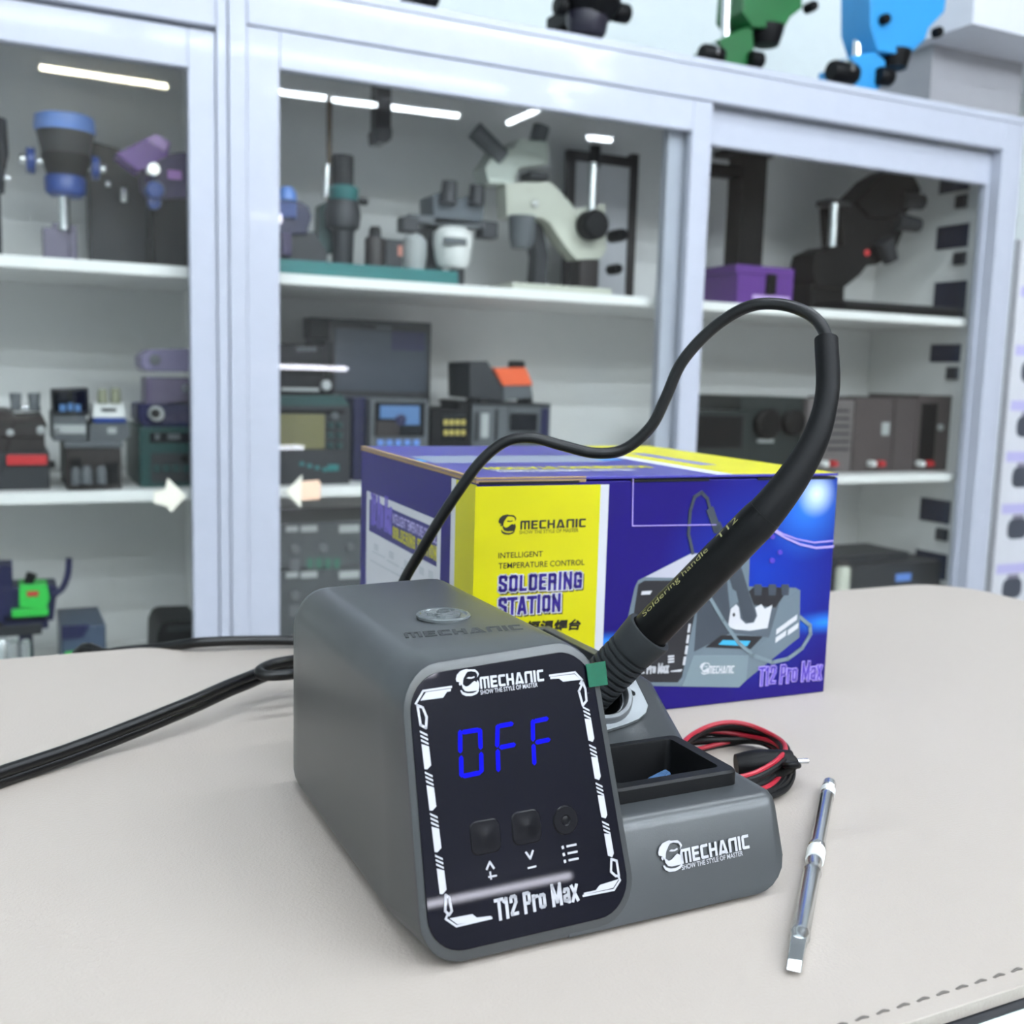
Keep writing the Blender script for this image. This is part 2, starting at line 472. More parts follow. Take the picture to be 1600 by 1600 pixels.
for x0, x1, z, lab in ((-0.15, 0.42, 0.323, 'low white light strip on the back wall, left one'), (0.82, 1.40, 0.32, 'low white light strip on the back wall, middle one'), (1.93, 2.2, 0.295, 'low short white light strip on the back wall')):
    tube_lamp((x0, -4.55, z), (x1, -4.55, z), lab, M_STRIP, 'light_strip', 'light strips on the back wall', 0.012, horiz=(0, -1, 0))

# ================================================================== COUNTER
PADZ = TOP
cm = mat('lit_counter_tone', (215, 232, 226), rough=0.12)  # pale slab colour paints in the lit inside of the glass counter
ct = thing('display_counter', 'shop counter with pale glass top under the beige leather mat', 'counter', (0.2, 0.35, 0))
MB().box(-0.95, 0.69, 0.155, 0.612, 0.74, PADZ - 0.0044).build('counter_top', cm, ct, bevel=0.002)
MB().box(-0.95, 0.69, 0.1805, 0.186, PADZ - 0.0050, PADZ - 0.0041).build('edge_strip', M_DARK, ct, smooth=False)
MB().box(-0.93, 0.66, 0.18, 0.60, 0.0, 0.74).build('cabinet_body', M_WHITE, ct, smooth=False)
M_PAD = mat('beige_leather', (168, 159, 150), rough=0.5, spec=0.35, bump=0.25, bscale=900, var=0.03, vscale=6)
pad = MB()
pp = rrect(-0.98, 0.712, 0.1835, 0.632, [0.03, 0.03, 0.045, 0.045], 10)
pad.poly(WF, pp, PADZ - 0.004, PADZ)
pado = tag(pad.build('leather_desk_mat', M_PAD, bevel=0.0015, seg=3), 'beige leather mat with rounded corners covering the counter top', 'desk mat')
st = MB()
x = -0.9
while x < 0.69:
    st.tube([(x, 0.1895, PADZ - 0.0002), (x + 0.0022, 0.1895, PADZ + 0.0004), (x + 0.0044, 0.1895, PADZ - 0.0002)], 0.0004, seg=6, sm=3)
    x += 0.0072
sto = st.build('stitching', mat('stitch_thread', (96, 91, 86), rough=0.7), pado)

# ================================================================== SOLDERING STATION
SO = V((0.099, 0.2510, TOP))
K = 0.28
KL = math.hypot(1, K)
def SL(u, v, z): return SO + V((u, v, z))
FP = Frame(SO, (1, 0, 0), (0, K, 1), (0, -1, K))         # front plane (u, slant)
M_BODY = mat('station_grey', (55, 58, 60), rough=0.33, metal=0.1, spec=0.8, bump=0.05, bscale=2500, var=0.02)
M_RUB = mat('black_rubber', (11, 12, 14), rough=0.5, spec=0.3)
st_ = thing('soldering_station', 'grey soldering station with a blue lit OFF display and slanted front', 'soldering station', SL(0.06, 0.08, 0))
BW, BH, BD = 0.0686, 0.0805, 0.1515
def warp(a, b, g=1.0):
    # the housing narrows towards its top right corner, which also sits a little higher
    f = a / BW
    return a - f * g * 2.1 * max(0, b - 0.02) ** 2, b + f * g * 0.0034 * (b / BH)
ZB = 0.0015
def ring(u0, u1, z0, z1, vf, rs):
    out = []
    for a, b in rrect(u0, u1, z0, z1, rs, 7):
        q = vf(b); g = 1 - 0.6 * max(0, q - 0.03) / 0.12
        a2, b2 = warp(a, b, g)
        out.append(SL(a2, vf(b2), b2))
    return out
rs = [0.012, 0.012, 0.0125, 0.0125]
body = MB()
R = [ring(0.0012, BW - 0.0012, ZB + 0.0012, BH - 0.0012, lambda z: K * z, rs), ring(0.0003, BW - 0.0003, ZB + 0.0003, BH - 0.0003, lambda z: K * z + 0.0004, rs), ring(0, BW, ZB, BH, lambda z: K * z + 0.0014, rs)]
rs2 = [0.005, 0.005, 0.0125, 0.0125]
R.append(ring(0, BW, ZB, BH, lambda z: K * z * 0.5 + 0.03, rs2))
rb = 0.017
R.append(ring(0, BW, ZB, BH, lambda z: BD - rb, rs2))
for t in (20, 40, 60, 78):
    th = math.radians(t)
    R.append(ring(0.004 * (1 - math.cos(th)), BW - 0.004 * (1 - math.cos(th)), ZB + 0.004 * (1 - math.cos(th)), BH - rb * (1 - math.cos(th)), lambda z: BD - rb + rb * math.sin(th), rs2))
body.rings(R)
bo = body.build('main_housing', M_BODY, st_)

# base with tray and holder, cut by a tray well, a socket well and the iron's hole
UB = 0.1255
prof = [(0.0006, ZB), (K * 0.0285 + 0.0002, 0.0265), (K * 0.0285 + 0.0018, 0.0290), (K * 0.0285 + 0.0045, 0.0302), (0.0600, 0.0305), (0.0842, 0.0470), (0.110, 0.0492), (0.168, 0.0496), (0.171, 0.046), (0.171, ZB)]
RBC = 0.012
base = MB(); R = []
def bring(u, dz, ins=0.0):
    out = []
    for i, (v, z) in enumerate(prof):
        z2 = max(z - ins, ZB + dz)
        v2 = v
        if i == 0: v2 = K * z2
        out.append(SL(u, v2 + (ins if i < 4 else 0), z2))
    return out
R.append(bring(0.045, 0)); R.append(bring(UB - RBC, 0))
for t in (15, 30, 45, 60, 75, 86):
    th = math.radians(t)
    R.append(bring(UB - RBC + RBC * math.sin(th), RBC * (1 - math.cos(th)), max(0, 0.0009 * (math.sin(th) - 0.9) * 10)))
base.rings(R)
def cutter(mb):
    o = mb.build('cutter', M_RUB, smooth=False)
    return o
def boolean(mb, cutters):
    o = mb.build('boolean_tmp', M_BODY, smooth=False)
    for c in cutters:
        md = o.modifiers.new('b', 'BOOLEAN'); md.operation = 'DIFFERENCE'; md.object = c; md.solver = 'EXACT'
    dg = bpy.context.evaluated_depsgraph_get(); dg.update()
    me = bpy.data.meshes.new_from_object(o.evaluated_get(dg))
    r = MB()
    r.v = [v.co.copy() for v in me.vertices]; r.f = [tuple(p.vertices) for p in me.polygons]; r.mi = [0] * len(r.f)
    bpy.data.meshes.remove(me)
    for c in cutters + [o]: bpy.data.objects.remove(c)
    return r
SLN = V((0, 0.0242, 0.0165)).normalized()
HN = V((0, -SLN.z, SLN.y))
FH = Frame(SL(0, 0.0600, 0.0305), (1, 0, 0), SLN, HN)          # slanted holder panel
HB = on_plane(923, 1081, FH.o, HN)                              # where the iron enters
def depth_of(p): return (p - CAM).dot(FWD)
HE = at_depth(1195, 803, depth_of(HB) - 0.028)                  # upper end of the handle tube
HD = (HE - HB).normalized()
TU0, TU1, TV0, TV1 = 0.0735, 0.1142, 0.0235, 0.0540            # tray well
cut1 = cutter(MB().box(TU0, TU1, TV0, TV1, 0.008, 0.06, Frame(SO, (1, 0, 0), (0, 1, 0))))
cut2 = cutter(MB().box(0.078, UB - 0.006, 0.099, 0.164, 0.018, 0.06, Frame(SO, (1, 0, 0), (0, 1, 0))))
RC = on_plane(927, 1088, FH.o, HN)
cut3 = cutter(MB().cyl(RC - HN * 0.015, RC + HN * 0.03, 0.0106, seg=28))
boolean(base, [cut1, cut2, cut3]).build('holder_base', M_BODY, st_, bevel=0.0004, seg=2)
SF = Frame(SO, (1, 0, 0), (0, 1, 0))
# tray: a raised rubber frame with a deep well and a sponge
rim = MB()
o1 = rrect(TU0 - 0.0035, TU1 + 0.0042, TV0 - 0.0040, TV1 + 0.0030, 0.003, 5)
i1 = rrect(TU0, TU1, TV0, TV1, 0.002, 5)
ri = [(o1, 0.0300), (o1, 0.0345), (rrect(TU0 - 0.0028, TU1 + 0.0035, TV0 - 0.0033, TV1 + 0.0023, 0.0028, 5), 0.0353), (rrect(TU0 + 0.0004, TU1 - 0.0004, TV0 + 0.0004, TV1 - 0.0004, 0.002, 5), 0.0353), (rrect(TU0 + 0.0006, TU1 - 0.0006, TV0 + 0.0006, TV1 - 0.0006, 0.002, 5), 0.0345), (rrect(TU0 + 0.001, TU1 - 0.001, TV0 + 0.001, TV1 - 0.001, 0.002, 5), 0.0095)]
rim.rings([[SF(a, b, z) for a, b in P] for P, z in ri], cap0=False, cap1=True)
ro = rim.build('cleaning_tray', M_RUB, st_)
pk = on_y(1044, 1206, SO.y + 0.034)
sp = MB().box(TU0 + 0.004, TU1 - 0.006, 0.030, 0.050, 0.0100, 0.0150, SF)
sp.hexa([SF(a, b, c) for a, b, c in ((0.084, 0.031, 0.014), (0.100, 0.031, 0.014), (0.100, 0.042, 0.014), (0.084, 0.042, 0.014), (pk.x - SO.x - 0.006, 0.0335, pk.z - SO.z - 0.003), (pk.x - SO.x + 0.001, 0.0335, pk.z - SO.z), (pk.x - SO.x + 0.001, 0.037, pk.z - SO.z), (pk.x - SO.x - 0.006, 0.037, pk.z - SO.z - 0.002))])
sp.build('sponge', mat('blue_sponge', (52, 84, 122), rough=0.9, bump=0.6, bscale=900), ro, bevel=0.0006)
# metal cradle plate on the slanted panel
hb2 = FH.px(936, 1082)
def fp(x, y): return FH.px(x, y)
pl = [fp(1010, 1107), fp(1007, 1118), fp(996, 1128), fp(975, 1137), fp(946, 1146), fp(915, 1150), (hb2[0] - 0.016, 0.003), (hb2[0] - 0.021, 0.006), (hb2[0] - 0.019, 0.026), (hb2[0] + 0.0135, 0.0270), fp(990, 1066)]
plate = MB().poly(FH, pl, 0.0002, 0.0020)
M_STEEL = mat('satin_steel', (150, 154, 157), rough=0.5, metal=0.85)
cutp = cutter(MB().cyl(RC - HN * 0.02, RC + HN * 0.03, 0.0108, seg=28))
cuth = fp(985, 1088)
cutq = cutter(MB().lathe(FH(cuth[0], cuth[1], -0.002), HN, [(0, 0.0013), (0.01, 0.0013)], 12))
plo = boolean(plate, [cutp, cutq]).build('cradle_plate', M_STEEL, st_, bevel=0.0004)
MB().lathe(FH(cuth[0], cuth[1], 0.0002), HN, [(0, 0.0014), (0.0004, 0.0014)], 12).build('screw_hole', M_RUB, plo)
# raised U shaped seat around the iron
seat = MB()
e1 = HN.cross(V((1, 0, 0))).normalized(); e2 = HN.cross(e1).normalized()
seat.rings([[RC + HN * h + (e1 * math.cos(2 * PI * j / 36) + e2 * math.sin(2 * PI * j / 36)) * r for j in range(36)] for h, r in ((0.0005, 0.0148), (0.0040, 0.0142), (0.0046, 0.0137), (0.0046, 0.0124), (0.0040, 0.0118), (0.0022, 0.0114), (-0.012, 0.0106))], cap0=False, cap1=False)
seat.build('cradle_ring', M_STEEL, plo)
# sockets for spare tips in the rear well
for k in range(3):
    MB().lathe(SF(0.085 + 0.0135 * k, 0.119, 0.018), (0, 0, 1), [(0, 0.005), (0.024, 0.005), (0.026, 0.0045), (0.026, 0.0032), (0.012, 0.003)], 16).build('tip_socket', M_RUB, st_)
# feet
for fu, fv in ((0.014, 0.014), (0.108, 0.014), (0.014, 0.135), (0.108, 0.135)):
    MB().lathe(SL(fu, fv, 0), (0, 0, 1), [(0, 0.0045), (0.006, 0.005)], 14).build('rubber_foot', M_RUB, st_)
# front panel
M_PANEL = mat('panel_film', (5, 5, 17), rough=0.28, spec=0.1, coat=0.35, var=0.0)
M_PANEL.node_tree.nodes['Principled BSDF'].inputs['Coat Roughness'].default_value = 0.02
pu0, pu1, ps0, ps1 = 0.0022, 0.0660, 0.0050, 0.0808
pan = MB().poly(FP, [(warp(a, b / KL)[0], warp(a, b / KL)[1] * KL) for a, b in rrect(pu0, pu1, ps0, ps1, 0.0105, 8)], 0.0, 0.0006)
pano = pan.build('front_panel', M_PANEL, st_, bevel=0.0003)
PH = 0.00068
pr = MB()
def zp(x, y): return FP.px(620 + x / 2.963, 980 + y / 2.963)
def zpoly(pts): pr.poly(FP, [zp(*p) for p in pts], PH, PH + 0.00004)
def zstroke(pts, wd=0.0005, closed=False): pr.stroke(FP, [zp(*p) for p in pts], wd, PH, PH + 0.00004, closed)
zpoly([(105, 340), (131, 301), (247, 284), (245, 296), (228, 299), (210, 326)])
zstroke([(84, 354), (118, 295), (248, 276)], 0.0006)
zstroke([(92, 362), (116, 372), (134, 416), (131, 466), (106, 452)], 0.0007, True)
zstroke([(703, 224), (820, 209), (853, 244), (843, 262)], 0.0006)
zpoly([(705, 230), (818, 217), (846, 243), (765, 252), (746, 238), (706, 240)])
zstroke([(856, 256), (868, 288), (873, 340), (856, 362), (838, 296)], 0.0007, True)
zstroke([(230, 1330), (222, 1348), (272, 1382), (434, 1344)], 0.0006)
zpoly([(240, 1346), (345, 1326), (366, 1342), (432, 1334), (430, 1341), (352, 1360), (276, 1373)])
zstroke([(222, 1238), (238, 1250), (250, 1312), (238, 1330), (220, 1312)], 0.0007, True)
zstroke([(858, 1242), (1000, 1214), (1028, 1170), (1020, 1150)], 0.0006)
zpoly([(860, 1228), (916, 1216), (934, 1192), (1022, 1164), (996, 1205), (862, 1236)])
zstroke([(988, 1072), (1012, 1080), (1023, 1150), (1008, 1150), (986, 1130)], 0.0007, True)
# segmented side bars: hatch then solid
def bars(top, bot, flip):
    a, b = zp(*top), zp(*bot)
    for r in range(4):
        def P(t, du):
            f = (r + t) / 4.0
            return (a[0] + (b[0] - a[0]) * f + du, a[1] + (b[1] - a[1]) * f)
        sg = -1 if flip else 1
        wd = 0.00105; sl = 0.06
        for j in range(3):
            t = 0.03 + 0.105 * j
            pr.poly(FP, [P(t, -wd), P(t + sl * 1.9, wd), P(t + sl * 1.9 + 0.05, wd), P(t + 0.05, -wd)], PH, PH + 0.00004)
        pr.poly(FP, [P(0.36, -wd), P(0.44, wd) if not flip else P(0.40, wd), P(0.90, wd), P(0.985, -wd * 0.2 if not flip else wd * 0.3), P(0.97, -wd) if not flip else P(0.93, -wd)], PH, PH + 0.00004)
bars((118, 470), (212, 1236), False)
bars((868, 358), (988, 1066), True)
lg = FP.px(735, 1079), FP.px(848, 1064)
e0 = V((lg[1][0] - lg[0][0], lg[1][1] - lg[0][1], 0)).normalized()
a_ = FP.px(746, 1080); b_ = FP.px(849, 1062)
brand(pr, FP, FP.px(749.4, 1076.5), FP.px(848.5, 1064), 0.0034, PH, PH + 0.00004)
text(pr, FP, 'SHOW THE STYLE OF MASTER', FP.px(749.4, 1085.5), FP.px(838.7, 1073), 0.0013, PH + 0.00002, bold=0.01)
emblem(pr, FP, FP.px(713, 1090), (1, 0), 0.0078, PH, PH + 0.00004)
heavy(pr, FP, 'T12 Pro Max', FP.px(775, 1437), FP.px(903, 1405), 0.0058, PH, PH + 0.00005, wd=0.16)
def ppx(x, y): return FP.px(640 + x / 4.706, 1240 + y / 4.706)
def pst(pts, wd): pr.stroke(FP, [ppx(*p) for p in pts], wd, PH, PH + 0.00004)
pst([(560, 553), (582, 500), (612, 545)], 0.0006)
pst([(575, 610), (630, 600)], 0.0005); pst([(585, 575), (592, 625)], 0.0005)
pst([(848, 430), (880, 475), (898, 418)], 0.0006)
pst([(865, 545), (920, 532)], 0.0005)
for dx, dy in ((0, 0), (8, 52), (16, 102)):
    pst([(1150 + dx, 385 + dy), (1214 + dx, 372 + dy)], 0.0006)
    pst([(1117 + dx, 394 + dy), (1119 + dx, 393 + dy)], 0.0009)
pr.build('panel_print', M_TEXTW, pano, smooth=False, recalc=False)
dg_ = MB()
def dseg(x0, y0, x1, y1, wd=0.00125):
    a = FP.px(680 + x0 / 8, 1030 + y0 / 8); b = FP.px(680 + x1 / 8, 1030 + y1 / 8)
    d = V((b[0] - a[0], b[1] - a[1], 0)); d.normalize(); q = V((-d.y, d.x, 0)) * wd / 2; e = d * wd * 0.5
    dg_.poly(FP, [a, (a[0] + e.x + q.x, a[1] + e.y + q.y), (b[0] - e.x + q.x, b[1] - e.y + q.y), b, (b[0] - e.x - q.x, b[1] - e.y - q.y), (a[0] + e.x - q.x, a[1] + e.y - q.y)], PH, PH + 0.00005)
for s in ((300, 880, 302, 1175), (312, 1200, 318, 1478), (315, 915, 548, 878), (548, 860, 556, 1130), (562, 1155, 568, 1425), (325, 1462, 568, 1412),
          (768, 812, 762, 1105), (768, 1120, 778, 1408), (770, 838, 968, 802), (785, 1105, 996, 1062),
          (1206, 748, 1210, 1030), (1214, 1055, 1228, 1325), (1215, 778, 1405, 738), (1235, 1042, 1428, 1000)):
    dseg(*s)
M_DIG = emit('blue_led_digits', (0, 0, 255), 0.42, (0, 0, 0))
M_DIG.node_tree.nodes['Principled BSDF'].inputs['Specular IOR Level'].default_value = 0.1
dg_.build('display_digits', M_DIG, pano, smooth=False, recalc=False)
M_BTN = mat('panel_button', (5, 5, 11), rough=0.3, spec=0.25, var=0.0)
for k, (bx, by) in enumerate(((757, 1307), (821, 1292), (882, 1281))):
    c = FP.px(bx, by); b = MB()
    h = 0.0048
    if k < 2:
        o_ = [rrect(c[0] - h, c[0] + h, c[1] - h, c[1] + h, 0.0022, 5), rrect(c[0] - h + 0.0004, c[0] + h - 0.0004, c[1] - h + 0.0004, c[1] + h - 0.0004, 0.002, 5), rrect(c[0] - 0.002, c[0] + 0.002, c[1] - 0.002, c[1] + 0.002, 0.0019, 5), rrect(c[0] - 0.0009, c[0] + 0.0009, c[1] - 0.0009, c[1] + 0.0009, 0.0008, 5)]
        hs = [0.0005, 0.0009, 0.0009, 0.0012]
    else:
        o_ = [rrect(c[0] - r, c[0] + r, c[1] - r, c[1] + r, r * 0.999, 5) for r in (0.0043, 0.0039, 0.0016, 0.0012, 0.0006)]
        hs = [0.0005, 0.0010, 0.0010, 0.0006, 0.0008]
    b.rings([[FP(p[0], p[1], hh) for p in P] for P, hh in zip(o_, hs)], cap0=False)
    b.build('button', M_BTN, pano)
gt = MB()
gc = [FP.px(912, 1038), FP.px(942, 1033), FP.px(946, 1070), FP.px(917, 1074)]
gt.poly(FP, gc, 0.0012, 0.0015)
gt.build('film_pull_tab', mat('green_tape', (8, 84, 60), rough=0.25), pano, smooth=False)
# logo on the base front
bl = MB()
emblem(bl, FP, FP.px(1031, 1366), (1, 0), 0.0094, 0.0001, 0.0003)
brand(bl, FP, FP.px(1064.5, 1349.7), FP.px(1170.5, 1325), 0.0043, 0.0001, 0.0003)
text(bl, FP, 'SHOW THE STYLE OF MASTER', FP.px(1065, 1359.5), FP.px(1160.6, 1336.5), 0.0015, 0.0002, bold=0.01)
bl.build('brand_print', M_TEXTW, st_, smooth=False, recalc=False)
# badge and engraved lettering on the top
FT = Frame(SL(0, 0, BH + 0.0001), (1, 0, 0.047), (0, 1, 0))
bc = FT.px(693, 963)
bd = MB().lathe(FT(bc[0], bc[1], -0.0002), (0, 0, 1), [(0, 0.0092), (0.0008, 0.0092), (0.0012, 0.0088), (0.0012, 0.0080), (0.0008, 0.0076)], 32)
bdo = bd.build('round_badge', mat('badge_metal', (120, 126, 128), rough=0.25, metal=0.6), st_)
be = MB(); emblem(be, FT, (bc[0] - 0.0052, bc[1] - 0.0055), (1, 0), 0.0112, 0.0006, 0.0014)
be.build('badge_relief', mat('badge_relief_metal', (150, 156, 158), rough=0.2, metal=0.7), bdo, smooth=False)
et = MB(); brand(et, FT, FT.px(634, 997), FT.px(818, 984), 0.0062, -0.0003, 0.0002)
et.build('engraved_lettering', mat('engraving', (44, 47, 49), rough=0.6), st_, smooth=False)

# ================================================================== SOLDERING IRON
iron = thing('soldering_iron', 'black soldering iron standing in the station holder with its cable looping up', 'soldering iron', HB)
M_GRIP = mat('grip_rubber', (42, 45, 47), rough=0.55, spec=0.3)
LT = (HE - HB).length
gp = on_plane(1012, 984, HB, HD.cross(ray(1012, 984).cross(HD)).normalized())
LG = (gp - HB).dot(HD)
pf = [(-0.016, 0.0035), (-0.0120, 0.0060), (-0.0115, 0.0080)]
x = -0.0110
while x < LG * 0.62:
    pf += [(x, 0.0086), (x + 0.0013, 0.0086), (x + 0.0015, 0.0074), (x + 0.0023, 0.0074)]
    x += 0.0026
pf += [(x, 0.0086), (LG - 0.001, 0.0094), (LG, 0.0092), (LG, 0.0076), (LG - 0.008, 0.0074)]
MB().lathe(HB, HD, pf, 32).build('grip_sleeve', M_GRIP, iron)
hb_ = MB().lathe(HB, HD, [(LG - 0.01, 0.0072), (LG + 0.02, 0.0072), (LT - 0.004, 0.0069), (LT, 0.0066)], 28)
M_TUBEB = mat('handle_black', (3, 3, 4), rough=0.38, spec=0.2)
hbo = hb_.build('handle_tube', M_TUBEB, iron)
vw = (CAM - HB).normalized()
s1 = (UPV * 0.75 + vw * 0.55 - RGT * 0.35); s1 = (s1 - HD * s1.dot(HD)).normalized(); s2 = HD.cross(s1)
def wrap(xx, yy, hh):
    r = 0.0073 + hh; t = -yy / 0.0073
    return HB + HD * xx + (s1 * math.cos(t) + s2 * math.sin(t)) * r
tt = MB()
text(tt, None, 'Soldering handle', (LG + 0.004, -0.0012), (LG + 0.038, -0.0012), 0.0026, 0.0, wrap=wrap)
text(tt, None, 'T12', (LG + 0.043, -0.0012), (LG + 0.053, -0.0012), 0.0026, 0.0, wrap=wrap)
tt.build('handle_print', mat('gold_print', (150, 146, 95), rough=0.4), hbo, smooth=False, recalc=False)
dE = depth_of(HE)
bt = [HB + HD * (LT - 0.012), HE, at_depth(1240, 745, dE), at_depth(1276, 680, dE + 0.002), at_depth(1293, 610, dE + 0.006), at_depth(1291, 530, dE + 0.014)]
def brad(t): return 0.0068 - 0.0026 * min(1, max(0, (t - 0.12) / 0.6))
MB().tube(bt, brad, seg=20, sm=10).build('cable_boot', mat('boot_rubber', (9, 10, 12), rough=0.55, spec=0.2), iron)
cp = [bt[-2] * 0.3 + bt[-1] * 0.7] + [at_depth(x, y, d) for x, y, d in ((1289, 520, dE + 0.016), (1266, 492, dE + 0.02), (1222, 476, dE + 0.026), (1170, 479, dE + 0.032), (1115, 512, dE + 0.04), (1066, 565, dE + 0.046), (1040, 622, dE + 0.05), (1016, 668, dE + 0.054), (975, 702, dE + 0.058), (930, 708, dE + 0.06), (878, 696, dE + 0.064), (830, 684, dE + 0.066), (790, 690, dE + 0.068), (752, 720, dE + 0.07), (716, 768, dE + 0.074), (682, 820, dE + 0.08), (655, 866, dE + 0.086), (632, 906, dE + 0.092))]
cp += [V((0.150, 0.425, TOP + 0.060)), V((0.146, 0.412, TOP + 0.045)), V((0.145, 0.398, TOP + 0.040))]
MB().tube(cp, 0.0023, seg=12, sm=8).build('cable', mat('cable_black', (12, 13, 15), rough=0.35, spec=0.4), iron)

# ================================================================== PACKAGING BOX
BXH = 0.1169
BFL = V((0.1900, 0.4287, TOP)); BFR = V((0.3910, 0.4203, TOP)); BBL = BFL + V((0.045, 0.999, 0)) * 0.195; BBR = BBL + (BFR - BFL)
UPZ = V((0, 0, 1))
bex = (BFR - BFL).normalized()
FB = Frame(BFL, bex, UPZ, V((bex.y, -bex.x, 0)))
FLs = Frame(BBL, (BFL - BBL), UPZ)                    # left side, running from the back to the front corner
LSD = (BFL - BBL).length
FTop = Frame(BFL + UPZ * BXH, bex, (BBL - BFL), UPZ)
BWD = (BFR - BFL).length
# printed blue with a bright burst and streaks of the artwork
mb_ = bpy.data.materials.new('box_print_blue'); mb_.use_nodes = True
nt = mb_.node_tree; bs = nt.nodes['Principled BSDF']
bs.inputs['Roughness'].default_value = 0.35; bs.inputs['Specular IOR Level'].default_value = 0.18
geo = nt.nodes.new('ShaderNodeTexCoord')
def nd(t, **kw):
    n = nt.nodes.new(t)
    for k, v_ in kw.items(): setattr(n, k, v_)
    return n
bxroot = BFL.copy()
def blob(center, radius, col, prev, power=2.0, stretch=(1, 1, 1)):
    mp = nd('ShaderNodeVectorMath', operation='SUBTRACT'); mp.inputs[1].default_value = center - bxroot
    sc_ = nd('ShaderNodeVectorMath', operation='MULTIPLY'); sc_.inputs[1].default_value = stretch
    ln = nd('ShaderNodeVectorMath', operation='LENGTH')
    mr = nd('ShaderNodeMapRange'); mr.inputs[1].default_value = 0; mr.inputs[2].default_value = radius; mr.inputs[3].default_value = 1; mr.inputs[4].default_value = 0
    pw = nd('ShaderNodeMath', operation='POWER'); pw.inputs[1].default_value = power
    mx = nd('ShaderNodeMix', data_type='RGBA')
    nt.links.new(geo.outputs['Object'], mp.inputs[0]); nt.links.new(mp.outputs[0], sc_.inputs[0]); nt.links.new(sc_.outputs[0], ln.inputs[0])
    nt.links.new(ln.outputs['Value'], mr.inputs[0]); nt.links.new(mr.outputs[0], pw.inputs[0]); nt.links.new(pw.outputs[0], mx.inputs[0])
    if isinstance(prev, tuple): mx.inputs[6].default_value = prev
    else: nt.links.new(prev, mx.inputs[6])
    mx.inputs[7].default_value = lin(col)
    return mx.outputs[2]
def bpt(x, y): return on_plane(x, y, FB.o, FB.n)
c_ = blob(bpt(1190, 900), 0.062, (18, 52, 160), lin((28, 16, 104)), 1.0)
c_ = blob(bpt(1262, 790), 0.030, (45, 115, 215), c_, 1.2)
c_ = blob(bpt(1276, 772), 0.013, (215, 235, 250), c_, 1.3)
c_ = blob(bpt(1292, 972), 0.030, (40, 130, 235), c_, 1.6, (1, 1, 4))
c_ = blob(bpt(945, 1002), 0.022, (40, 130, 235), c_, 1.6, (1, 1, 4))
nt.links.new(c_, bs.inputs['Base Color'])
bxt = thing('product_box', 'blue and yellow cardboard soldering station box behind the grey station', 'cardboard box', bxroot)
Hs = BXH - 0.0022
MB().hexa([BFL, BFR, BBR, BBL] + [p + UPZ * Hs for p in (BFL, BFR, BBR, BBL)]).build('box_carton', mb_, bxt, bevel=0.0007)
M_KRAFT = mat('kraft_edge', (150, 125, 92), rough=0.9)
mtop = mat('box_lid_print', (52, 46, 140), rough=0.3)
lid = MB()
lv = [BFL, BFR, BBR, BBL]
lid.hexa([p + UPZ * (Hs + 0.0008) for p in lv] + [p + UPZ * BXH for p in lv])
lo = lid.build('lid_flap', mtop, bxt, bevel=0.0004)
ke = MB()
for (a, b, nrm) in ((BFL, BBL, V((-1, 0, 0))), (BFL, BFL.lerp(BFR, 0.27), V((0, -1, 0)))):
    d = (b - a).normalized()
    for h0, h1, off in ((Hs - 0.0002, Hs + 0.0012, 0.0002), (Hs + 0.0016, Hs + 0.0023, 0.0003)):
        ke.hexa([a + nrm * off + UPZ * h0, b + nrm * off + UPZ * h0, b - nrm * 0.002 + UPZ * h0, a - nrm * 0.002 + UPZ * h0, a + nrm * off + UPZ * h1, b + nrm * off + UPZ * h1, b - nrm * 0.002 + UPZ * h1, a - nrm * 0.002 + UPZ * h1])
ke.split('cardboard_edge', M_KRAFT, bxt, smooth=False)
gap = MB()
for x0, x1, y in ((748, 905, 745), (986, 1022, 743), (1022, 1108, 741), (1184, 1305, 738)):
    a = FB.px(x0, y + 3); b = FB.px(x1, y + 3)
    gap.box(a[0], b[0], Hs - 0.0008, Hs + 0.0004, -0.001, 0.00035, FB)
gap.split('lid_slot', M_RUB, bxt, smooth=False)
# yellow label, white stripes
M_YEL = mat('yellow_print', (196, 190, 4), rough=0.4, spec=0.3, var=0.01)
M_INK = mat('black_ink', (28, 24, 14), rough=0.5)
M_INKBLUE = mat('blue_ink', (40, 18, 122), rough=0.5)
M_SHADOWINK = mat('olive_shadow_ink', (98, 92, 30), rough=0.6)
e_ = 0.00012
HY = FB.px(938, 757)[1]
yl = MB()
xr = FB.px(937, 800)[0]; xw = FB.px(950, 800)[0]
yl.box(-0.0006, xr, 0.0008, HY, 0, e_, FB)
xl = FLs.px(712, 800)[0]; xlw = FLs.px(705, 800)[0]
yl.box(xl, LSD, 0.0008, Hs - 0.001, 0, e_, FLs)
ylo = yl.build('yellow_label', M_YEL, bxt, smooth=False)
ws = MB().box(xr, xw, 0.0008, HY, 0, e_, FB).box(xlw, xl, 0.0008, Hs - 0.001, 0, e_, FLs)
ws.split('white_stripe', M_PAPER, bxt, smooth=False)
E1, E2 = 0.0002, 0.00026
ink = MB(); mark = MB()
def q3(x, y): return FB.px(760 + x / 7.62, 790 + y / 7.62)
a, b = q3(400, 285), q3(1178, 255)
brand(mark, FB, a, b, abs(q3(400, 180)[1] - a[1]), E1, E2)
text(mark, FB, 'SHOW THE STYLE OF MASTER', q3(390, 340), q3(1092, 312), 0.0017, E2)
p0 = q3(135, 352); p1 = q3(135, 106); exm = V((q3(365, 344)[0] - p0[0], q3(365, 344)[1] - p0[1], 0)).normalized()
emblem(mark, FB, p0, (exm.x, exm.y), p1[1] - p0[1], E1, E2)
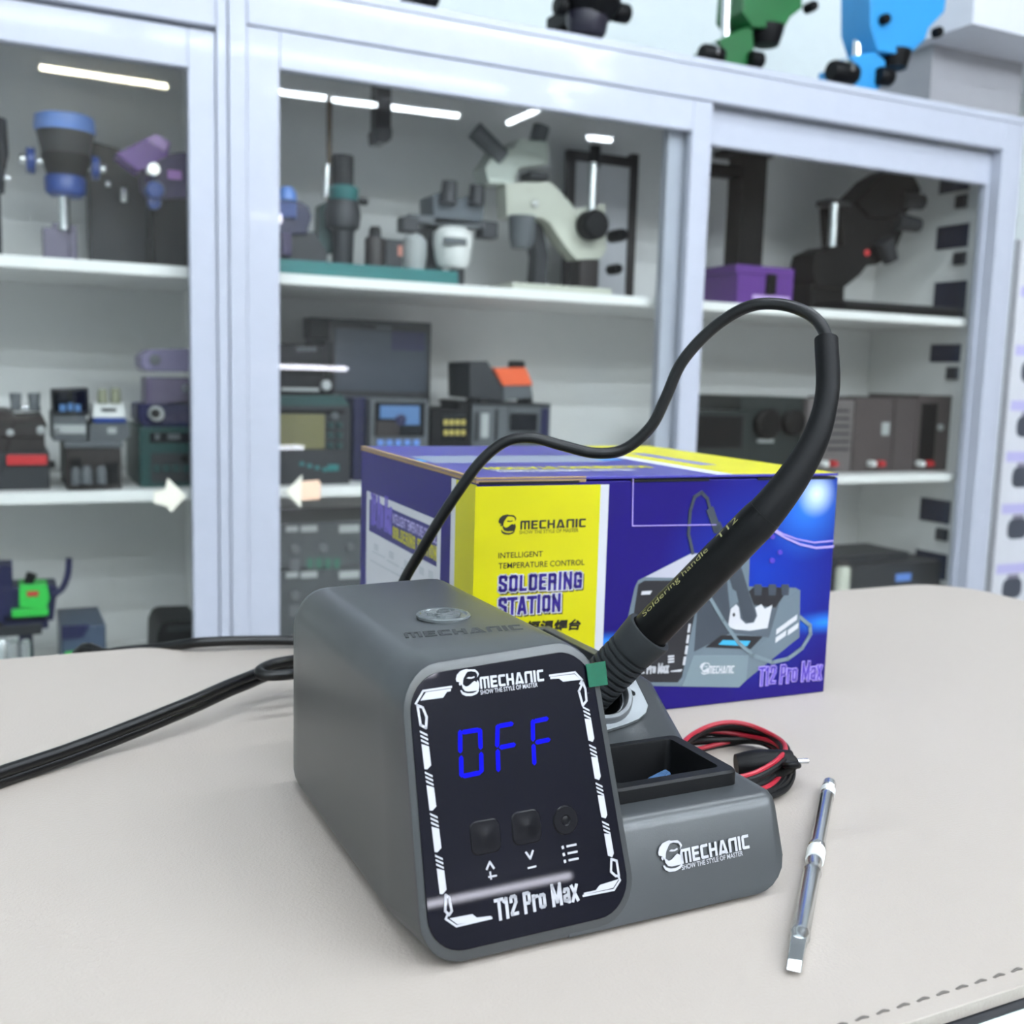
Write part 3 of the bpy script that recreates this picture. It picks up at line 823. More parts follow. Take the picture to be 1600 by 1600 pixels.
text(ink, FB, 'INTELLIGENT', q3(140, 628), q3(668, 605), abs(q3(140, 560)[1] - q3(140, 628)[1]), E2, bold=0.006)
text(ink, FB, 'TEMPERATURE CONTROL', q3(140, 753), q3(1165, 706), abs(q3(140, 683)[1] - q3(140, 753)[1]), E2, bold=0.006)
hz = abs(q3(1000, 1365)[1] - q3(1000, 1488)[1])
text(ink, FB, '\u6052\u6e29\u710a\u53f0', q3(460, 1512), q3(1112, 1482), hz * 1.05, E2, bold=0.02, shear=0.12)
for dx_, dy_ in ((0.0003, 0), (0.0003, 0.0003)):
    A_, B_ = q3(460, 1512), q3(1112, 1482)
    text(ink, FB, '\u6052\u6e29\u710a\u53f0', (A_[0] + dx_, A_[1] + dy_), (B_[0] + dx_, B_[1] + dy_), hz * 1.05, E2 + 0.00001, bold=0.02, shear=0.12)
mark.build('brand_mark', M_INK, ylo, smooth=False, recalc=False)
ink.build('label_lettering', M_INK, ylo, smooth=False, recalc=False)
sh = MB(); wh = MB(); bi = MB()
for body_, a, b, ya in (('SOLDERING', (135, 1032), (1135, 978), 835), ('STATION', (132, 1302), (882, 1250), 1100)):
    hh = abs(q3(a[0], ya)[1] - q3(*a)[1])
    A, Bq = q3(*a), q3(*b)
    heavy(sh, FB, body_, (A[0] + 0.0007, A[1] - 0.0008), (Bq[0] + 0.0007, Bq[1] - 0.0008), hh, E1, E1 + 0.00002, wd=0.19, grow=0.0010)
    heavy(wh, FB, body_, A, Bq, hh, E1, E1 + 0.00006, wd=0.19, grow=0.0012)
    heavy(bi, FB, body_, A, Bq, hh, E1, E1 + 0.00010, wd=0.19)
sh.build('headline_drop_shadow', M_SHADOWINK, ylo, smooth=False, recalc=False)
wh.build('headline_outline', M_PAPER, ylo, smooth=False, recalc=False)
bi.build('headline', M_INKBLUE, ylo, smooth=False, recalc=False)
# printed picture of the station
def q6(x, y): return FB.px(980 + x / 4.706, 860 + y / 4.706)
def q5(x, y): return FB.px(920 + x / 3.637, 680 + y / 3.637)
ART = [mat('art_grey', (98, 112, 122), rough=0.35), mat('art_light', (176, 176, 188), rough=0.35), mat('art_black', (26, 26, 32), rough=0.35), mat('art_dark', (56, 64, 74), rough=0.35),
       mat('art_mid', (78, 88, 98), rough=0.35), M_PAPER, mat('art_cyan', (52, 160, 200), rough=0.35), mat('art_pale', (112, 128, 136), rough=0.35), mat('art_lilac', (168, 150, 220), rough=0.35), mat('art_violet', (76, 52, 170), rough=0.35)]
art = MB()
ah = [0.0001]
def apoly(pts, mi):
    ah[0] += 0.000012
    art.poly(FB, [q6(*p) for p in pts], 0, ah[0], mi)
def astroke(pts, wd, mi, fn=q6):
    ah[0] += 0.000012
    art.stroke(FB, [fn(*p) for p in pts], wd, 0, ah[0], mi=mi)
apoly([(-60, 960), (-10, 560), (55, 270), (80, 220), (140, 190), (470, 20), (870, 20), (900, 60), (893, 265), (1240, 275), (1272, 295), (1265, 640), (1245, 655), (880, 950), (820, 1008), (100, 995)], 0)
apoly([(130, 197), (470, 24), (760, 24), (540, 205)], 1)
apoly([(-40, 940), (45, 480), (80, 250), (125, 222), (510, 222), (540, 250), (402, 930), (370, 970), (60, 968)], 2)
apoly([(525, 300), (600, 320), (730, 190), (770, 600), (490, 745)], 3)
apoly([(780, 110), (870, 26), (893, 62), (885, 330), (760, 420)], 0)
apoly([(730, 590), (760, 420), (880, 330), (1120, 400), (1040, 640), (800, 610)], 4)
apoly([(893, 300), (930, 268), (1190, 272), (1090, 420), (930, 400)], 2)
for kx in (960, 1065, 1160): apoly([(kx - 28, 270), (kx - 24, 250), (kx + 26, 250), (kx + 30, 275), (kx + 25, 330), (kx - 25, 330)], 3)
apoly([(740, 560), (760, 430), (800, 395), (820, 420), (830, 500), (870, 540), (930, 530), (955, 480), (940, 420), (985, 395), (1010, 430), (1065, 400), (1030, 570), (900, 590), (790, 580)], 5)
apoly([(770, 470), (785, 455), (795, 475), (780, 490)], 2)
apoly([(740, 170), (830, 100), (945, 480), (925, 520), (890, 530), (850, 510), (800, 300), (775, 285)], 3)
apoly([(1112, 400), (1270, 290), (1265, 632), (905, 770), (1040, 640)], 0)
for bx, by in ((1095, 580), (1090, 640), (1170, 525), (1180, 585)): apoly([(bx, by), (bx + 78, by - 55), (bx + 74, by - 15), (bx - 3, by + 40)], 5)
apoly([(575, 712), (690, 622), (995, 632), (905, 725)], 2)
apoly([(668, 692), (700, 658), (905, 664), (880, 702)], 6)
apoly([(485, 772), (890, 772), (872, 950), (818, 1004), (402, 1000)], 7)
# bars and marks on the pictured panel
for sx, sy in ((450, 540), (440, 620), (430, 700), (415, 780)): apoly([(sx, sy), (sx + 16, sy), (sx + 6, sy + 62), (sx - 10, sy + 62)], 5)
apoly([(105, 300), (180, 296), (165, 322), (100, 326)], 5)
apoly([(318, 885), (402, 872), (392, 890), (318, 892)], 5)
for k in range(3): astroke([(302, 780 + 20 * k), (338, 776 + 20 * k)], 0.0009, 5)
brand(art, FB, q6(592, 905), q6(778, 902), 0.0040, 0, ah[0] + 0.00002, 5)
emblem(art, FB, q6(528, 915), (1, 0), 0.0062, 0, ah[0] + 0.00002, 5)
heavy(art, FB, 'T12 Pro Max', q6(60, 907), q6(300, 897), 0.0046, 0, ah[0] + 0.00002, mi=5)
astroke([(590, 670), (565, 560), (575, 430), (600, 350), (640, 325), (672, 360), (690, 430), (725, 530)], 0.0016, 3, q5)
astroke([(690, 430), (725, 530), (740, 520)], 0.0042, 3, q5)
astroke([(690, 930), (760, 1050), (850, 1180), (930, 1250), (1040, 1290), (1130, 1270), (1210, 1210), (1258, 1130), (1255, 1080), (1200, 1035)], 0.0019, 7, q5)
heavy(art, FB, 'T12 Pro Max', q6(962, 992), q6(1425, 944), 0.0100, 0, ah[0] + 0.00003, wd=0.15, grow=0.0004, mi=8)
heavy(art, FB, 'T12 Pro Max', q6(962, 992), q6(1425, 944), 0.0100, 0, ah[0] + 0.00006, wd=0.10, mi=9)
astroke([(1030, 520), (1100, 560), (1180, 590), (1280, 610), (1385, 600)], 0.0007, 8, q5)
astroke([(1040, 535), (1110, 580), (1200, 620), (1290, 640), (1385, 632)], 0.0011, 8, q5)
for cx, cy, r in ((1042, 576, 14), (1085, 665, 13), (1040, 712, 15)):
    ah[0] += 0.00001
    art.poly(FB, [q5(cx + r * math.cos(t * PI / 5), cy + r * math.sin(t * PI / 5)) for t in range(10)], 0, ah[0], 9)
astroke([(250, 245), (246, 512)], 0.0004, 8, q5); astroke([(246, 515), (720, 508)], 0.0004, 8, q5)
art.build('printed_picture', ART, bxt, smooth=False, recalc=False)
# left side: specification label
ll = MB(); lb = MB(); ly = MB(); lp = MB(); lk = MB()
def q4(x, y): return FLs.px(560 + x / 8.89, 740 + y / 8.89)
A = q4(118, 240); Bq = q4(1150, 660)
xa, xb = A[0], Bq[0]; za = 0.5 * (A[1] + Bq[1])
ll.box(min(xa, xb), max(xa, xb), 0.004, za, 0, e_, FLs)
bx0, bx1 = q4(1112, 0)[0], q4(160, 0)[0]
zb0 = q4(160, 355)[1]; zb1 = q4(160, 795)[1]
lb.box(min(bx0, bx1), max(bx0, bx1), zb1, zb0, 0, e_ * 1.5, FLs)
# (text reads from the far edge towards the near edge on this side)
heavy(ly, FLs, 'SOLDERING STATION', q4(478, 890), (q4(1090, 1220)[0], q4(478, 890)[1]), abs(q4(478, 725)[1] - q4(478, 890)[1]), 0, e_ * 1.9, wd=0.2)
heavy(lp, FLs, 'T12 Pro Max', q4(178, 690), (q4(465, 830)[0], q4(178, 690)[1]), 0.019, 0, e_ * 1.9, wd=0.12)
text(lk, FLs, 'INTELLIGENT TEMPERATURE CONTROL', q4(480, 690), (q4(1090, 960)[0], q4(480, 690)[1]), 0.0058, e_ * 1.8, bold=0.02)
for x0, x1, y0, y1 in ((200, 370, 1080, 1165), (400, 560, 1200, 1290), (600, 760, 1310, 1400), (170, 1100, 1200, 1700)):
    lk.stroke(FLs, [q4(x0, y0), q4(x1, y1)], 0.0012, 0, e_ * 1.8, mi=1)
for x0, y0 in ((230, 1010), (440, 1120), (650, 1250), (860, 1340), (990, 1390)):
    lk.stroke(FLs, [q4(x0, y0), q4(x0 + 40, y0 + 20)], 0.004, 0, e_ * 1.8, mi=1)
llo = ll.build('specification_label', M_PAPER, bxt, smooth=False)
lb.build('label_band', mat('band_blue', (32, 20, 112), rough=0.4), llo, smooth=False)
ly.build('label_headline', M_YEL, llo, smooth=False, recalc=False)
lp.build('label_model_name', mat('ink_violet', (112, 98, 190), rough=0.5), llo, smooth=False, recalc=False)
lk.build('label_small_print', [mat('ink_pale', (180, 172, 220), rough=0.5), mat('ink_grey', (176, 180, 186), rough=0.5)], llo, smooth=False, recalc=False)
# lid print
tp = MB()
def tpx(x, y): return FTop.px(x, y)
def tpoly(pts, mi): tp.poly(FTop, [tpx(*p) for p in pts], 0, 0.00012 + 0.00002 * mi, mi)
DL = (BBL - BFL).length
xs = tpx(1150, 742)[0]
tp.box(xs, BWD - 0.0005, 0.0005, DL - 0.001, 0, 0.0001, FTop, 0)
tp.box(xs - 0.010, xs, 0.0005, DL - 0.001, 0, 0.0001, FTop, 1)
tp.box(xs + 0.014, xs + 0.024, 0.05, 0.13, 0, 0.00014, FTop, 4)
tp.box(0.006, xs - 0.03, 0.075, 0.118, 0, 0.0001, FTop, 3)
tp.box(0.0015, xs - 0.015, 0.085, 0.098, 0, 0.00008, FTop, 2)
def trev(x, y, h): return FTop(x, y, h)
text(tp, FTop, 'SOLDERING STATION', (xs - 0.022, 0.050), (0.020, 0.050), 0.013, 0.00013, bold=0.05, mi=0)
text(tp, FTop, 'INTELLIGENT TEMPERATURE CONTROL', (xs - 0.040, 0.034), (0.020, 0.034), 0.010, 0.00013, bold=0.03, mi=1)
tp.build('lid_print', [M_YEL, M_PAPER, M_SKY, mat('art_lidgrey', (128, 138, 160), rough=0.3), mat('art_lidblue', (98, 98, 176), rough=0.3)], lo, smooth=False, recalc=False)

# ================================================================== SMALL THINGS ON THE MAT
def tz(x, y, z=0): return on_z(x, y, TOP + z)
# spare tip cartridge
ta, tb = tz(1296, 1224, 0.0028), tz(1240, 1512, 0.0028)
td = (tb - ta).normalized(); TL = (tb - ta).length
tip = thing('soldering_tip', 'chrome soldering tip cartridge lying on the mat right of the station', 'soldering tip', ta)
M_TIP = mat('bright_chrome', (215, 218, 218), rough=0.24, metal=1.0)
def tt_(fr): return fr * TL
MB().lathe(ta, td, [(0, 0.0018), (0.0004, 0.0026), (tt_(.035), 0.0026), (tt_(.037), 0.0023), (tt_(.048), 0.0023), (tt_(.05), 0.0027), (tt_(.085), 0.0027), (tt_(.087), 0.0023), (tt_(.098), 0.0023), (tt_(.1), 0.0027), (tt_(.115), 0.0027), (tt_(.12), 0.0025), (tt_(.43), 0.0025), (tt_(.435), 0.0031), (tt_(.45), 0.0031), (tt_(.455), 0.0026), (tt_(.55), 0.0026), (tt_(.575), 0.0027), (tt_(.58), 0.0031), (tt_(.595), 0.0028), (tt_(.86), 0.0028), (tt_(.865), 0.0030), (tt_(.88), 0.0030), (tt_(.89), 0.0025), (tt_(.905), 0.0025)], 24).build('shaft', M_TIP, tip)
MB().lathe(ta, td, [(tt_(.455), 0.0031), (tt_(.46), 0.0032), (tt_(.51), 0.0032), (tt_(.515), 0.0030)], 24).build('white_band', M_WHITE, tip)
MB().lathe(ta, td, [(tt_(.052), 0.00285), (tt_(.083), 0.00285)], 24).build('contact_ring', M_WHITE, tip)
sd = td.cross(UPZ).normalized(); n_ = sd.cross(td)
def tq(f, a, b): return ta + td * tt_(f) + sd * a + n_ * b
MB().hexa([tq(.9, -0.0022, -0.0020), tq(.9, 0.0022, -0.0020), tq(.9, 0.0022, 0.0020), tq(.9, -0.0022, 0.0020), tq(1.0, -0.0021, -0.0012), tq(1.0, 0.0021, -0.0012), tq(.975, 0.0021, 0.0004), tq(.975, -0.0021, 0.0004)]).build('bevelled_tip', M_TIP, tip, smooth=False, bevel=0.0003)

# red and black lead coil
lead = thing('test_lead', 'coiled red and black lead behind the station base', 'cable', tz(1180, 1205))
cc = V((0.268, 0.340, TOP)); rw = MB(); bw = MB()
for k in range(5):
    ph = 0.6 * k; pr_, pb_ = [], []
    for j in range(26):
        t = 2 * PI * j / 24 + ph
        rx = 0.041 + 0.0022 * math.sin(k * 2.1 + t) - 0.0014 * k; ry = 0.0320 + 0.002 * math.cos(k * 1.7 + 2 * t) - 0.001 * k
        z = 0.0016 + 0.0023 * k + 0.0012 * math.sin(3 * t + k)
        d = V((math.cos(t) * rx * 0.8 + math.sin(t) * ry * 0.35, math.sin(t) * ry + math.cos(t) * rx * 0.12, 0))
        pb_.append(cc + d + UPZ * z)
        pr_.append(cc + d * (0.955) + UPZ * (z + 0.0016))
    bw.tube(pb_, 0.0013, seg=8, sm=3)
    if k in (0, 2, 4): rw.tube(pr_, 0.0010, seg=8, sm=3)
    else: bw.tube(pr_, 0.0013, seg=8, sm=3)
bw.build('black_wire', M_RUB, lead)
rw.build('red_wire', mat('red_wire', (160, 28, 46), rough=0.4), lead)
a = tz(1150, 1196, 0.008); b = tz(1238, 1190, 0.010)
MB().tube([a, a.lerp(b, 0.4), b], lambda t: 0.0046 + 0.0012 * math.sin(PI * t), seg=14, sm=6).build('clip_sleeve', M_BLACK, lead)
a2 = tz(1185, 1222, 0.006); MB().tube([a2, a2.lerp(b, 0.5), b], 0.0035, seg=12, sm=5).build('clip_jaw', M_BLACK, lead)
c = tz(1263, 1189, 0.010)
MB().lathe(b, (c - b), [(0, 0.0011), ((c - b).length - 0.0002, 0.0011), ((c - b).length, 0.0008)], 14).build('metal_pin', M_CHROME, lead)
tie = MB()
tie.tube([tz(1228, 1196, z) for z in (0.001, 0.009, 0.013)] + [tz(1246, 1196, z) for z in (0.013, 0.006)], 0.0013, seg=8)
tie.build('cable_tie', M_BLACK, lead)

# power cords
M_CORD = mat('cord_black', (7, 7, 8), rough=0.35, spec=0.4)
cord = thing('power_cable', 'thick black twin power cable running left across the mat from the station', 'power cable', tz(200, 1140))
pts = [tz(-60, 1236, 0.0045), tz(0, 1214, 0.0045), tz(100, 1180, 0.0055), tz(200, 1142, 0.0085), tz(300, 1101, 0.0120), tz(380, 1066, 0.0140), tz(450, 1046, 0.0140), V((0.150, 0.47, TOP + 0.014)), V((0.160, 0.435, TOP + 0.016)), V((0.150, 0.412, TOP + 0.020)), V((0.145, 0.398, TOP + 0.022))]
P = catmull(pts, 8)
wire = MB()
for sgn in (1, -1):
    wire.tube([p + V((0, 0, 1)) * (0.0019 * sgn) + V((0.3, -0.6, 0)) * 0.0006 * sgn for p in P], 0.0026, seg=12, sm=0)
wire.build('twin_wire', M_CORD, cord)
lp_ = MB()
lp_.tube([tz(470, 1052, 0.019), tz(440, 1055, 0.020), tz(413, 1055, 0.020), tz(406, 1048, 0.021), tz(425, 1038, 0.022), tz(455, 1032, 0.022), tz(490, 1028, 0.020)], 0.0026, seg=12)
lp_.build('cord_loop', M_CORD, cord)
cord2 = MB()
cord2.tube([tz(560, 1002, 0.005), tz(460, 1001, 0.0045), tz(390, 1001, 0.0050), tz(310, 1004, 0.0050), on_y(250, 1012, 0.630), on_y(170, 1021, 0.640), on_y(110, 1040, 0.66), V((0.0, 0.70, 0.62))], 0.0030, seg=12)
tag(cord2.build('cable', M_CORD), 'thin black cable lying along the far edge of the mat, left of the station', 'cable')

# ================================================================== CABINETS
Y0, YB = 1.895, 2.36
S1, S2, S3 = 1.095, 0.700, 0.335
CT = 1.573
def cabinet(name, label, xa, xb, loc):
    t = thing(name, label, 'display cabinet', loc)
    return t
cr = cabinet('display_cabinet', 'white display cabinet with two sliding glass doors behind the product box', 0.3664, 2.281, (1.32, 2.1, 0))
MB().box(0.3664, 0.397, Y0, Y0 + 0.05, 0, CT).box(2.215, 2.281, Y0, Y0 + 0.05, 0, CT).split('post', M_FRAME, cr, bevel=0.003)
MB().box(0.397, 2.215, Y0, Y0 + 0.02, 1.495, CT).box(0.397, 2.215, Y0, Y0 + 0.05, 0.0, 0.16).split('beam', M_FRAME, cr, bevel=0.004)
MB().box(0.3664, 2.281, Y0 - 0.004, Y0 + 0.008, CT - 0.012, CT + 0.004).build('cornice', M_FRAME, cr, bevel=0.002)
MB().box(0.3664, 2.281, Y0 + 0.008, YB, CT - 0.012, CT).build('top_panel', M_FRAME, cr, smooth=False)
MB().box(0.372, 2.275, YB - 0.012, YB, 0.16, CT - 0.012).build('back_panel', M_BACK, cr, smooth=False)
MB().box(0.3664, 0.376, Y0 + 0.05, YB - 0.012, 0.16, CT - 0.012).box(2.271, 2.281, Y0 + 0.05, YB - 0.012, 0.16, CT - 0.012).split('side_panel', M_SHELF, cr, smooth=False)
for z in (S1, S2, S3):
    MB().box(0.3765, 2.2705, 1.972, YB - 0.0125, z - 0.020, z).build('shelf', M_SHELF, cr, bevel=0.002)
def door(parent, x0, x1, z0, z1, y, sl, sr, rt, rb):
    d = MB().box(x0, x0 + sl, y, y + 0.024, z0, z1).box(x1 - sr, x1, y, y + 0.024, z0, z1).box(x0 + sl, x1 - sr, y, y + 0.024, z1 - rt, z1).box(x0 + sl, x1 - sr, y, y + 0.024, z0, z0 + rb)
    do = d.build('sliding_door', M_FRAME, parent, bevel=0.002)
    MB().box(x0 + sl - 0.004, x1 - sr + 0.004, y + 0.010, y + 0.0145, z0 + rb - 0.004, z1 - rt + 0.004).build('glass_pane', M_GLASS, do, smooth=False)
    return do
door(cr, 0.397, 1.360, 0.165, 1.494, 1.899, 0.0565, 0.049, 0.062, 0.05)
def xat(x, y, Y): return on_y(x, y, Y).x
YR = 1.930
door(cr, xat(1032, 500, YR), xat(1566, 500, YR), 0.165, 1.494, YR, xat(1068, 500, YR) - xat(1032, 500, YR), xat(1566, 290, YR) - xat(1524, 290, YR), 1.494 - on_y(1320, 256, YR).z, 0.05)
cl = cabinet('display_cabinet', 'white display cabinet with a sliding glass door at the left edge of the shop', -0.8, 0.366, (-0.2, 2.1, 0))
MB().box(-0.80, -0.75, Y0 + 0.012, Y0 + 0.06, 0, CT).box(0.347, 0.366, Y0 + 0.006, Y0 + 0.06, 0, CT).split('post', M_FRAME, cl, bevel=0.003)
MB().box(-0.75, 0.347, Y0 + 0.002, Y0 + 0.03, 1.483, CT).box(-0.75, 0.347, Y0 + 0.012, Y0 + 0.06, 0.0, 0.16).split('beam', M_FRAME, cl, bevel=0.004)
MB().box(-0.80, 0.366, Y0 + 0.03, YB, CT - 0.012, CT).build('top_panel', M_FRAME, cl, smooth=False)
MB().box(-0.79, 0.36, YB - 0.012, YB, 0.16, CT - 0.012).build('back_panel', M_BACK, cl, smooth=False)
MB().box(-0.80, -0.79, Y0 + 0.06, YB - 0.012, 0.16, CT - 0.012).box(0.356, 0.366, Y0 + 0.06, YB - 0.012, 0.16, CT - 0.012).split('side_panel', M_SHELF, cl, smooth=False)
for z in (S1, S2, S3):
    MB().box(-0.7895, 0.3555, 1.972, YB - 0.0125, z - 0.020, z).build('shelf', M_SHELF, cl, bevel=0.002)
door(cl, -0.70, 0.3465, 0.165, 1.478, 1.908, 0.05, 0.0445, 0.063, 0.05)

# ------------------------------------------------------------------ small pixel-measured modelling language
def mpp(x, y, Y):
    p = on_y(x, y, Y)
    return (p - CAM).dot(FWD) / FPX
def prim(mb, Y, zs, q, mi=0):
    k = q[0]
    if k == 'b':
        x0, x1, y0, y1, dep = q[1:6]; dy = q[6] if len(q) > 6 else 0
        yy = Y + dy; xm = (x0 + x1) / 2
        zt = on_y(xm, y0, yy).z; zb = zs if y1 is None else on_y(xm, y1, yy).z
        ym = (y0 + (y1 if y1 is not None else y0 + 60)) / 2
        mb.box(on_y(x0, ym, yy).x, on_y(x1, ym, yy).x, yy, yy + dep, zb, zt, mi=mi)
    elif k == 'c':
        x0, y0, x1, y1, r0, r1 = q[1:7]; dy = q[7] if len(q) > 7 else 0
        a = on_y(x0, y0, Y + dy); b = on_y(x1, y1, Y + dy)
        mb.cyl(a, b, r0 * mpp(x0, y0, Y), r1 * mpp(x1, y1, Y), 18, mi)
    elif k == 'k':
        x, y, r, ln = q[1:5]; dy = q[5] if len(q) > 5 else 0
        a = on_y(x, y, Y + dy); rr = r * mpp(x, y, Y)
        mb.lathe(a, (0, -1, 0), [(0, rr), (ln * 0.8, rr), (ln, rr * 0.85)], 18, mi)
    elif k == 'x':
        x0, x1, y, r = q[1:5]; dy = q[5] if len(q) > 5 else 0
        a = on_y(x0, y, Y + dy); b = on_y(x1, y, Y + dy); b.z = a.z; rr = r * mpp(x0, y, Y)
        L = (b - a).length
        mb.lathe(a, b - a, [(0, rr * .85), (L * .12, rr), (L * .88, rr), (L, rr * .85)], 18, mi)
    elif k == 'l':
        x, pr = q[1:3]; dy = q[3] if len(q) > 3 else 0
        ys = pr[-1][0]
        b = on_y(x, pr[0][0], Y + dy)
        R = []
        for y, r in pr:
            z = zs if y is None else on_y(x, y, Y + dy).z
            R.append((b.z - z, r * mpp(x, pr[0][0], Y)))
        mb.lathe(b, (0, 0, -1), R, 20, mi)
    elif k == 's':
        x, y, r = q[1:4]; dy = q[4] if len(q) > 4 else 0
        mb.sph(on_y(x, y, Y + dy), r * mpp(x, y, Y), mi=mi)
    elif k == 't':
        pts, r = q[1:3]; dy = q[3] if len(q) > 3 else 0
        mb.tube([on_y(x, y, Y + dy) for x, y in pts], r * mpp(pts[0][0], pts[0][1], Y), seg=10, mi=mi)
    elif k == 'p':
        pts, dep = q[1:3]; dy = q[3] if len(q) > 3 else 0
        F = Frame((0, Y + dy, 0), (1, 0, 0), (0, 0, 1), (0, -1, 0))
        P = []
        for x, y in pts:
            if y is None:
                g = on_y(x, pts[0][1] + 60, Y + dy); P.append((g.x, zs))
            else:
                g = on_y(x, y, Y + dy); P.append((g.x, g.z))
        mb.poly(F, P, -dep, 0, mi)
COUNTABLE = set('knob focus_knob knob_end focus_axle side_knob eyepiece cup silver_button front_bay bottle lit_icon clasp button lower_button reading key slot dial green_digit lens small_knob foot'.split())
def item(name, label, cat, Y, zs, parts, group=None, bevel=0.0025):
    ps = []
    first = parts[0][2][0]
    if first[0] in 'bx': cx, cy = (first[1] + first[2]) / 2, first[3]
    elif first[0] == 'p' or first[0] == 't': cx, cy = first[1][0]
    elif first[0] == 'l': cx, cy = first[1], first[2][0][0]
    else: cx, cy = first[1], first[2]
    g = on_y(cx, cy, Y)
    t = thing(name, label, cat, (g.x, Y, zs), group)
    ob = {}
    for p in parts:
        pn, m, prims = p[0], p[1], p[2]
        par = t
        if '/' in pn:
            a, pn = pn.split('/'); par = ob.get(a, t)
        mb = MB()
        for q in prims: prim(mb, Y, zs, q)
        bv = bevel if any(q[0] in 'bp' for q in prims) else 0
        o = (mb.split if pn in COUNTABLE and len(prims) > 1 else mb.build)(pn, m, par, bevel=bv)
        ob.setdefault(pn, o)
    return t
def lettering(parent, name, body, Y, x0, x1, y, hpx, m):
    F = Frame((0, Y, 0), (1, 0, 0), (0, 0, 1), (0, -1, 0))
    mb = MB()
    a = on_y(x0, y, Y); b = on_y(x1, y, Y)
    text(mb, F, body, (a.x, a.z), (b.x, a.z), hpx * mpp(x0, y, Y), 0.0004, bold=0.02)
    return mb.build(name, m, parent, smooth=False, recalc=False)

# ================================================================== LEFT CABINET, TOP SHELF
item('microscope', 'dark microscope cut by the left edge of the photo on the top shelf', 'microscope', 2.10, S1, [
    ('head', M_DARK, [('l', -14, [(185, 22), (240, 24), (262, 18), (300, 16)])]), ('stand', M_DARK, [('b', -34, 2, 300, None, 0.06)]),
    ('knob', M_BROWN, [('x', 0, 10, 250, 14)]), ('knob', M_CHROME, [('x', 2, 16, 278, 5)])])
item('microscope', 'black microscope head with pale blue cap and blue knobs on the left top shelf', 'microscope', 2.12, S1, [
    ('foot', mat('mauve_grey', (98, 92, 112), rough=0.5), [('b', 68, 108, 356, None, 0.05), ('b', 82, 112, 348, 362, 0.04, 0.005), ('b', 106, 121, 352, None, 0.05, 0.01)]),
    ('nose', M_CHROME, [('l', 99, [(300, 11), (312, 9), (360, 9)])]),
    ('blue_ring', M_BLUE, [('l', 102, [(276, 29), (280, 31), (302, 30), (308, 24)])]),
    ('lower_cone', M_BLACK, [('l', 103, [(243, 37), (250, 37), (280, 27)])]),
    ('upper_cone', M_DARK, [('l', 102, [(207, 43), (212, 42), (247, 35)])]),
    ('cap', M_LBLUE, [('l', 101, [(181, 38), (184, 44), (203, 46), (208, 44)])]),
    ('focus_knob', M_BLUE, [('x', 40, 55, 250, 20), ('x', 142, 155, 262, 18)]),
    ('knob_end', M_CHROME, [('x', 30, 44, 248, 8), ('x', 152, 166, 263, 7)]),
    ('focus_axle', M_CHROME, [('x', 52, 74, 251, 5), ('x', 128, 146, 262, 5)])])
item('microscope', 'purple microscope with angled head behind the edge of the left door', 'microscope', 2.10, S1, [
    ('stand', M_BLACK, [('p', [(236, 300), (300, 300), (302, None), (240, None)], 0.08)]),
    ('body', M_DPURPLE, [('p', [(224, 262), (262, 240), (304, 236), (304, 308), (242, 312), (226, 290)], 0.08, -0.01)]),
    ('angled_head', M_PURPLE, [('p', [(181, 240), (244, 208), (268, 222), (262, 244), (216, 268)], 0.06, -0.02)]),
    ('head_cap', mat('mauve_paint', (172, 140, 196), rough=0.4), [('p', [(228, 217), (244, 209), (266, 222), (258, 238)], 0.064, -0.024)]),
    ('focus_knob', M_BLUE, [('k', 240, 300, 14, 0.03, -0.02), ('k', 240, 318, 10, 0.02, -0.02)]),
    ('silver_knob', M_CHROME, [('k', 237, 268, 11, 0.03, -0.02)]), ('badge', mat('lilac_badge', (176, 120, 200), rough=0.4), [('b', 262, 284, 266, 280, 0.004, -0.015)])])
item('accessory_case', 'dark sloping accessory case lying between the two left microscopes', 'case', 2.24, S1, [
    ('case_body', M_DARK, [('p', [(136, 218), (186, 232), (232, 262), (236, None), (140, None)], 0.08)]), ('clasp', M_CHROME, [('b', 188, 200, 292, 316, 0.006, -0.006), ('b', 164, 174, 282, 292, 0.006, -0.006)])])

# ================================================================== LEFT CABINET, MIDDLE SHELF
item('hot_air_base', 'dark grey device with a bright red top strip on the middle left shelf', 'device', 2.02, S2, [
    ('case', M_DARK, [('b', -30, 78, 706, None, 0.20)]), ('red_strip', M_RED, [('b', 10, 74, 711, 727, 0.01, -0.008)]), ('side_knob', M_BLACK, [('x', 76, 86, 726, 6)])])
item('twin_cup_device', 'brown device with two silver cups standing on the red striped device', 'device', 2.03, on_y(30, 706, 2.03).z, [
    ('case', M_BROWN, [('b', -30, 70, 655, None, 0.14), ('p', [(-30, 640), (12, 640), (24, 650), (66, 648), (74, 664), (70, 684), (-30, 684)], 0.12, -0.006)]),
    ('rim', M_CHROME, [('b', 16, 64, 634, 643, 0.08, 0.004)]),
    ('cup', M_GREY, [('l', 24, [(614, 8), (616, 9), (640, 7)]), ('l', 53, [(614, 8), (616, 9), (642, 7)])]),
    ('silver_button', M_LGREY, [('s', 16, 676, 8, 0), ('s', 64, 672, 9, 0)])])
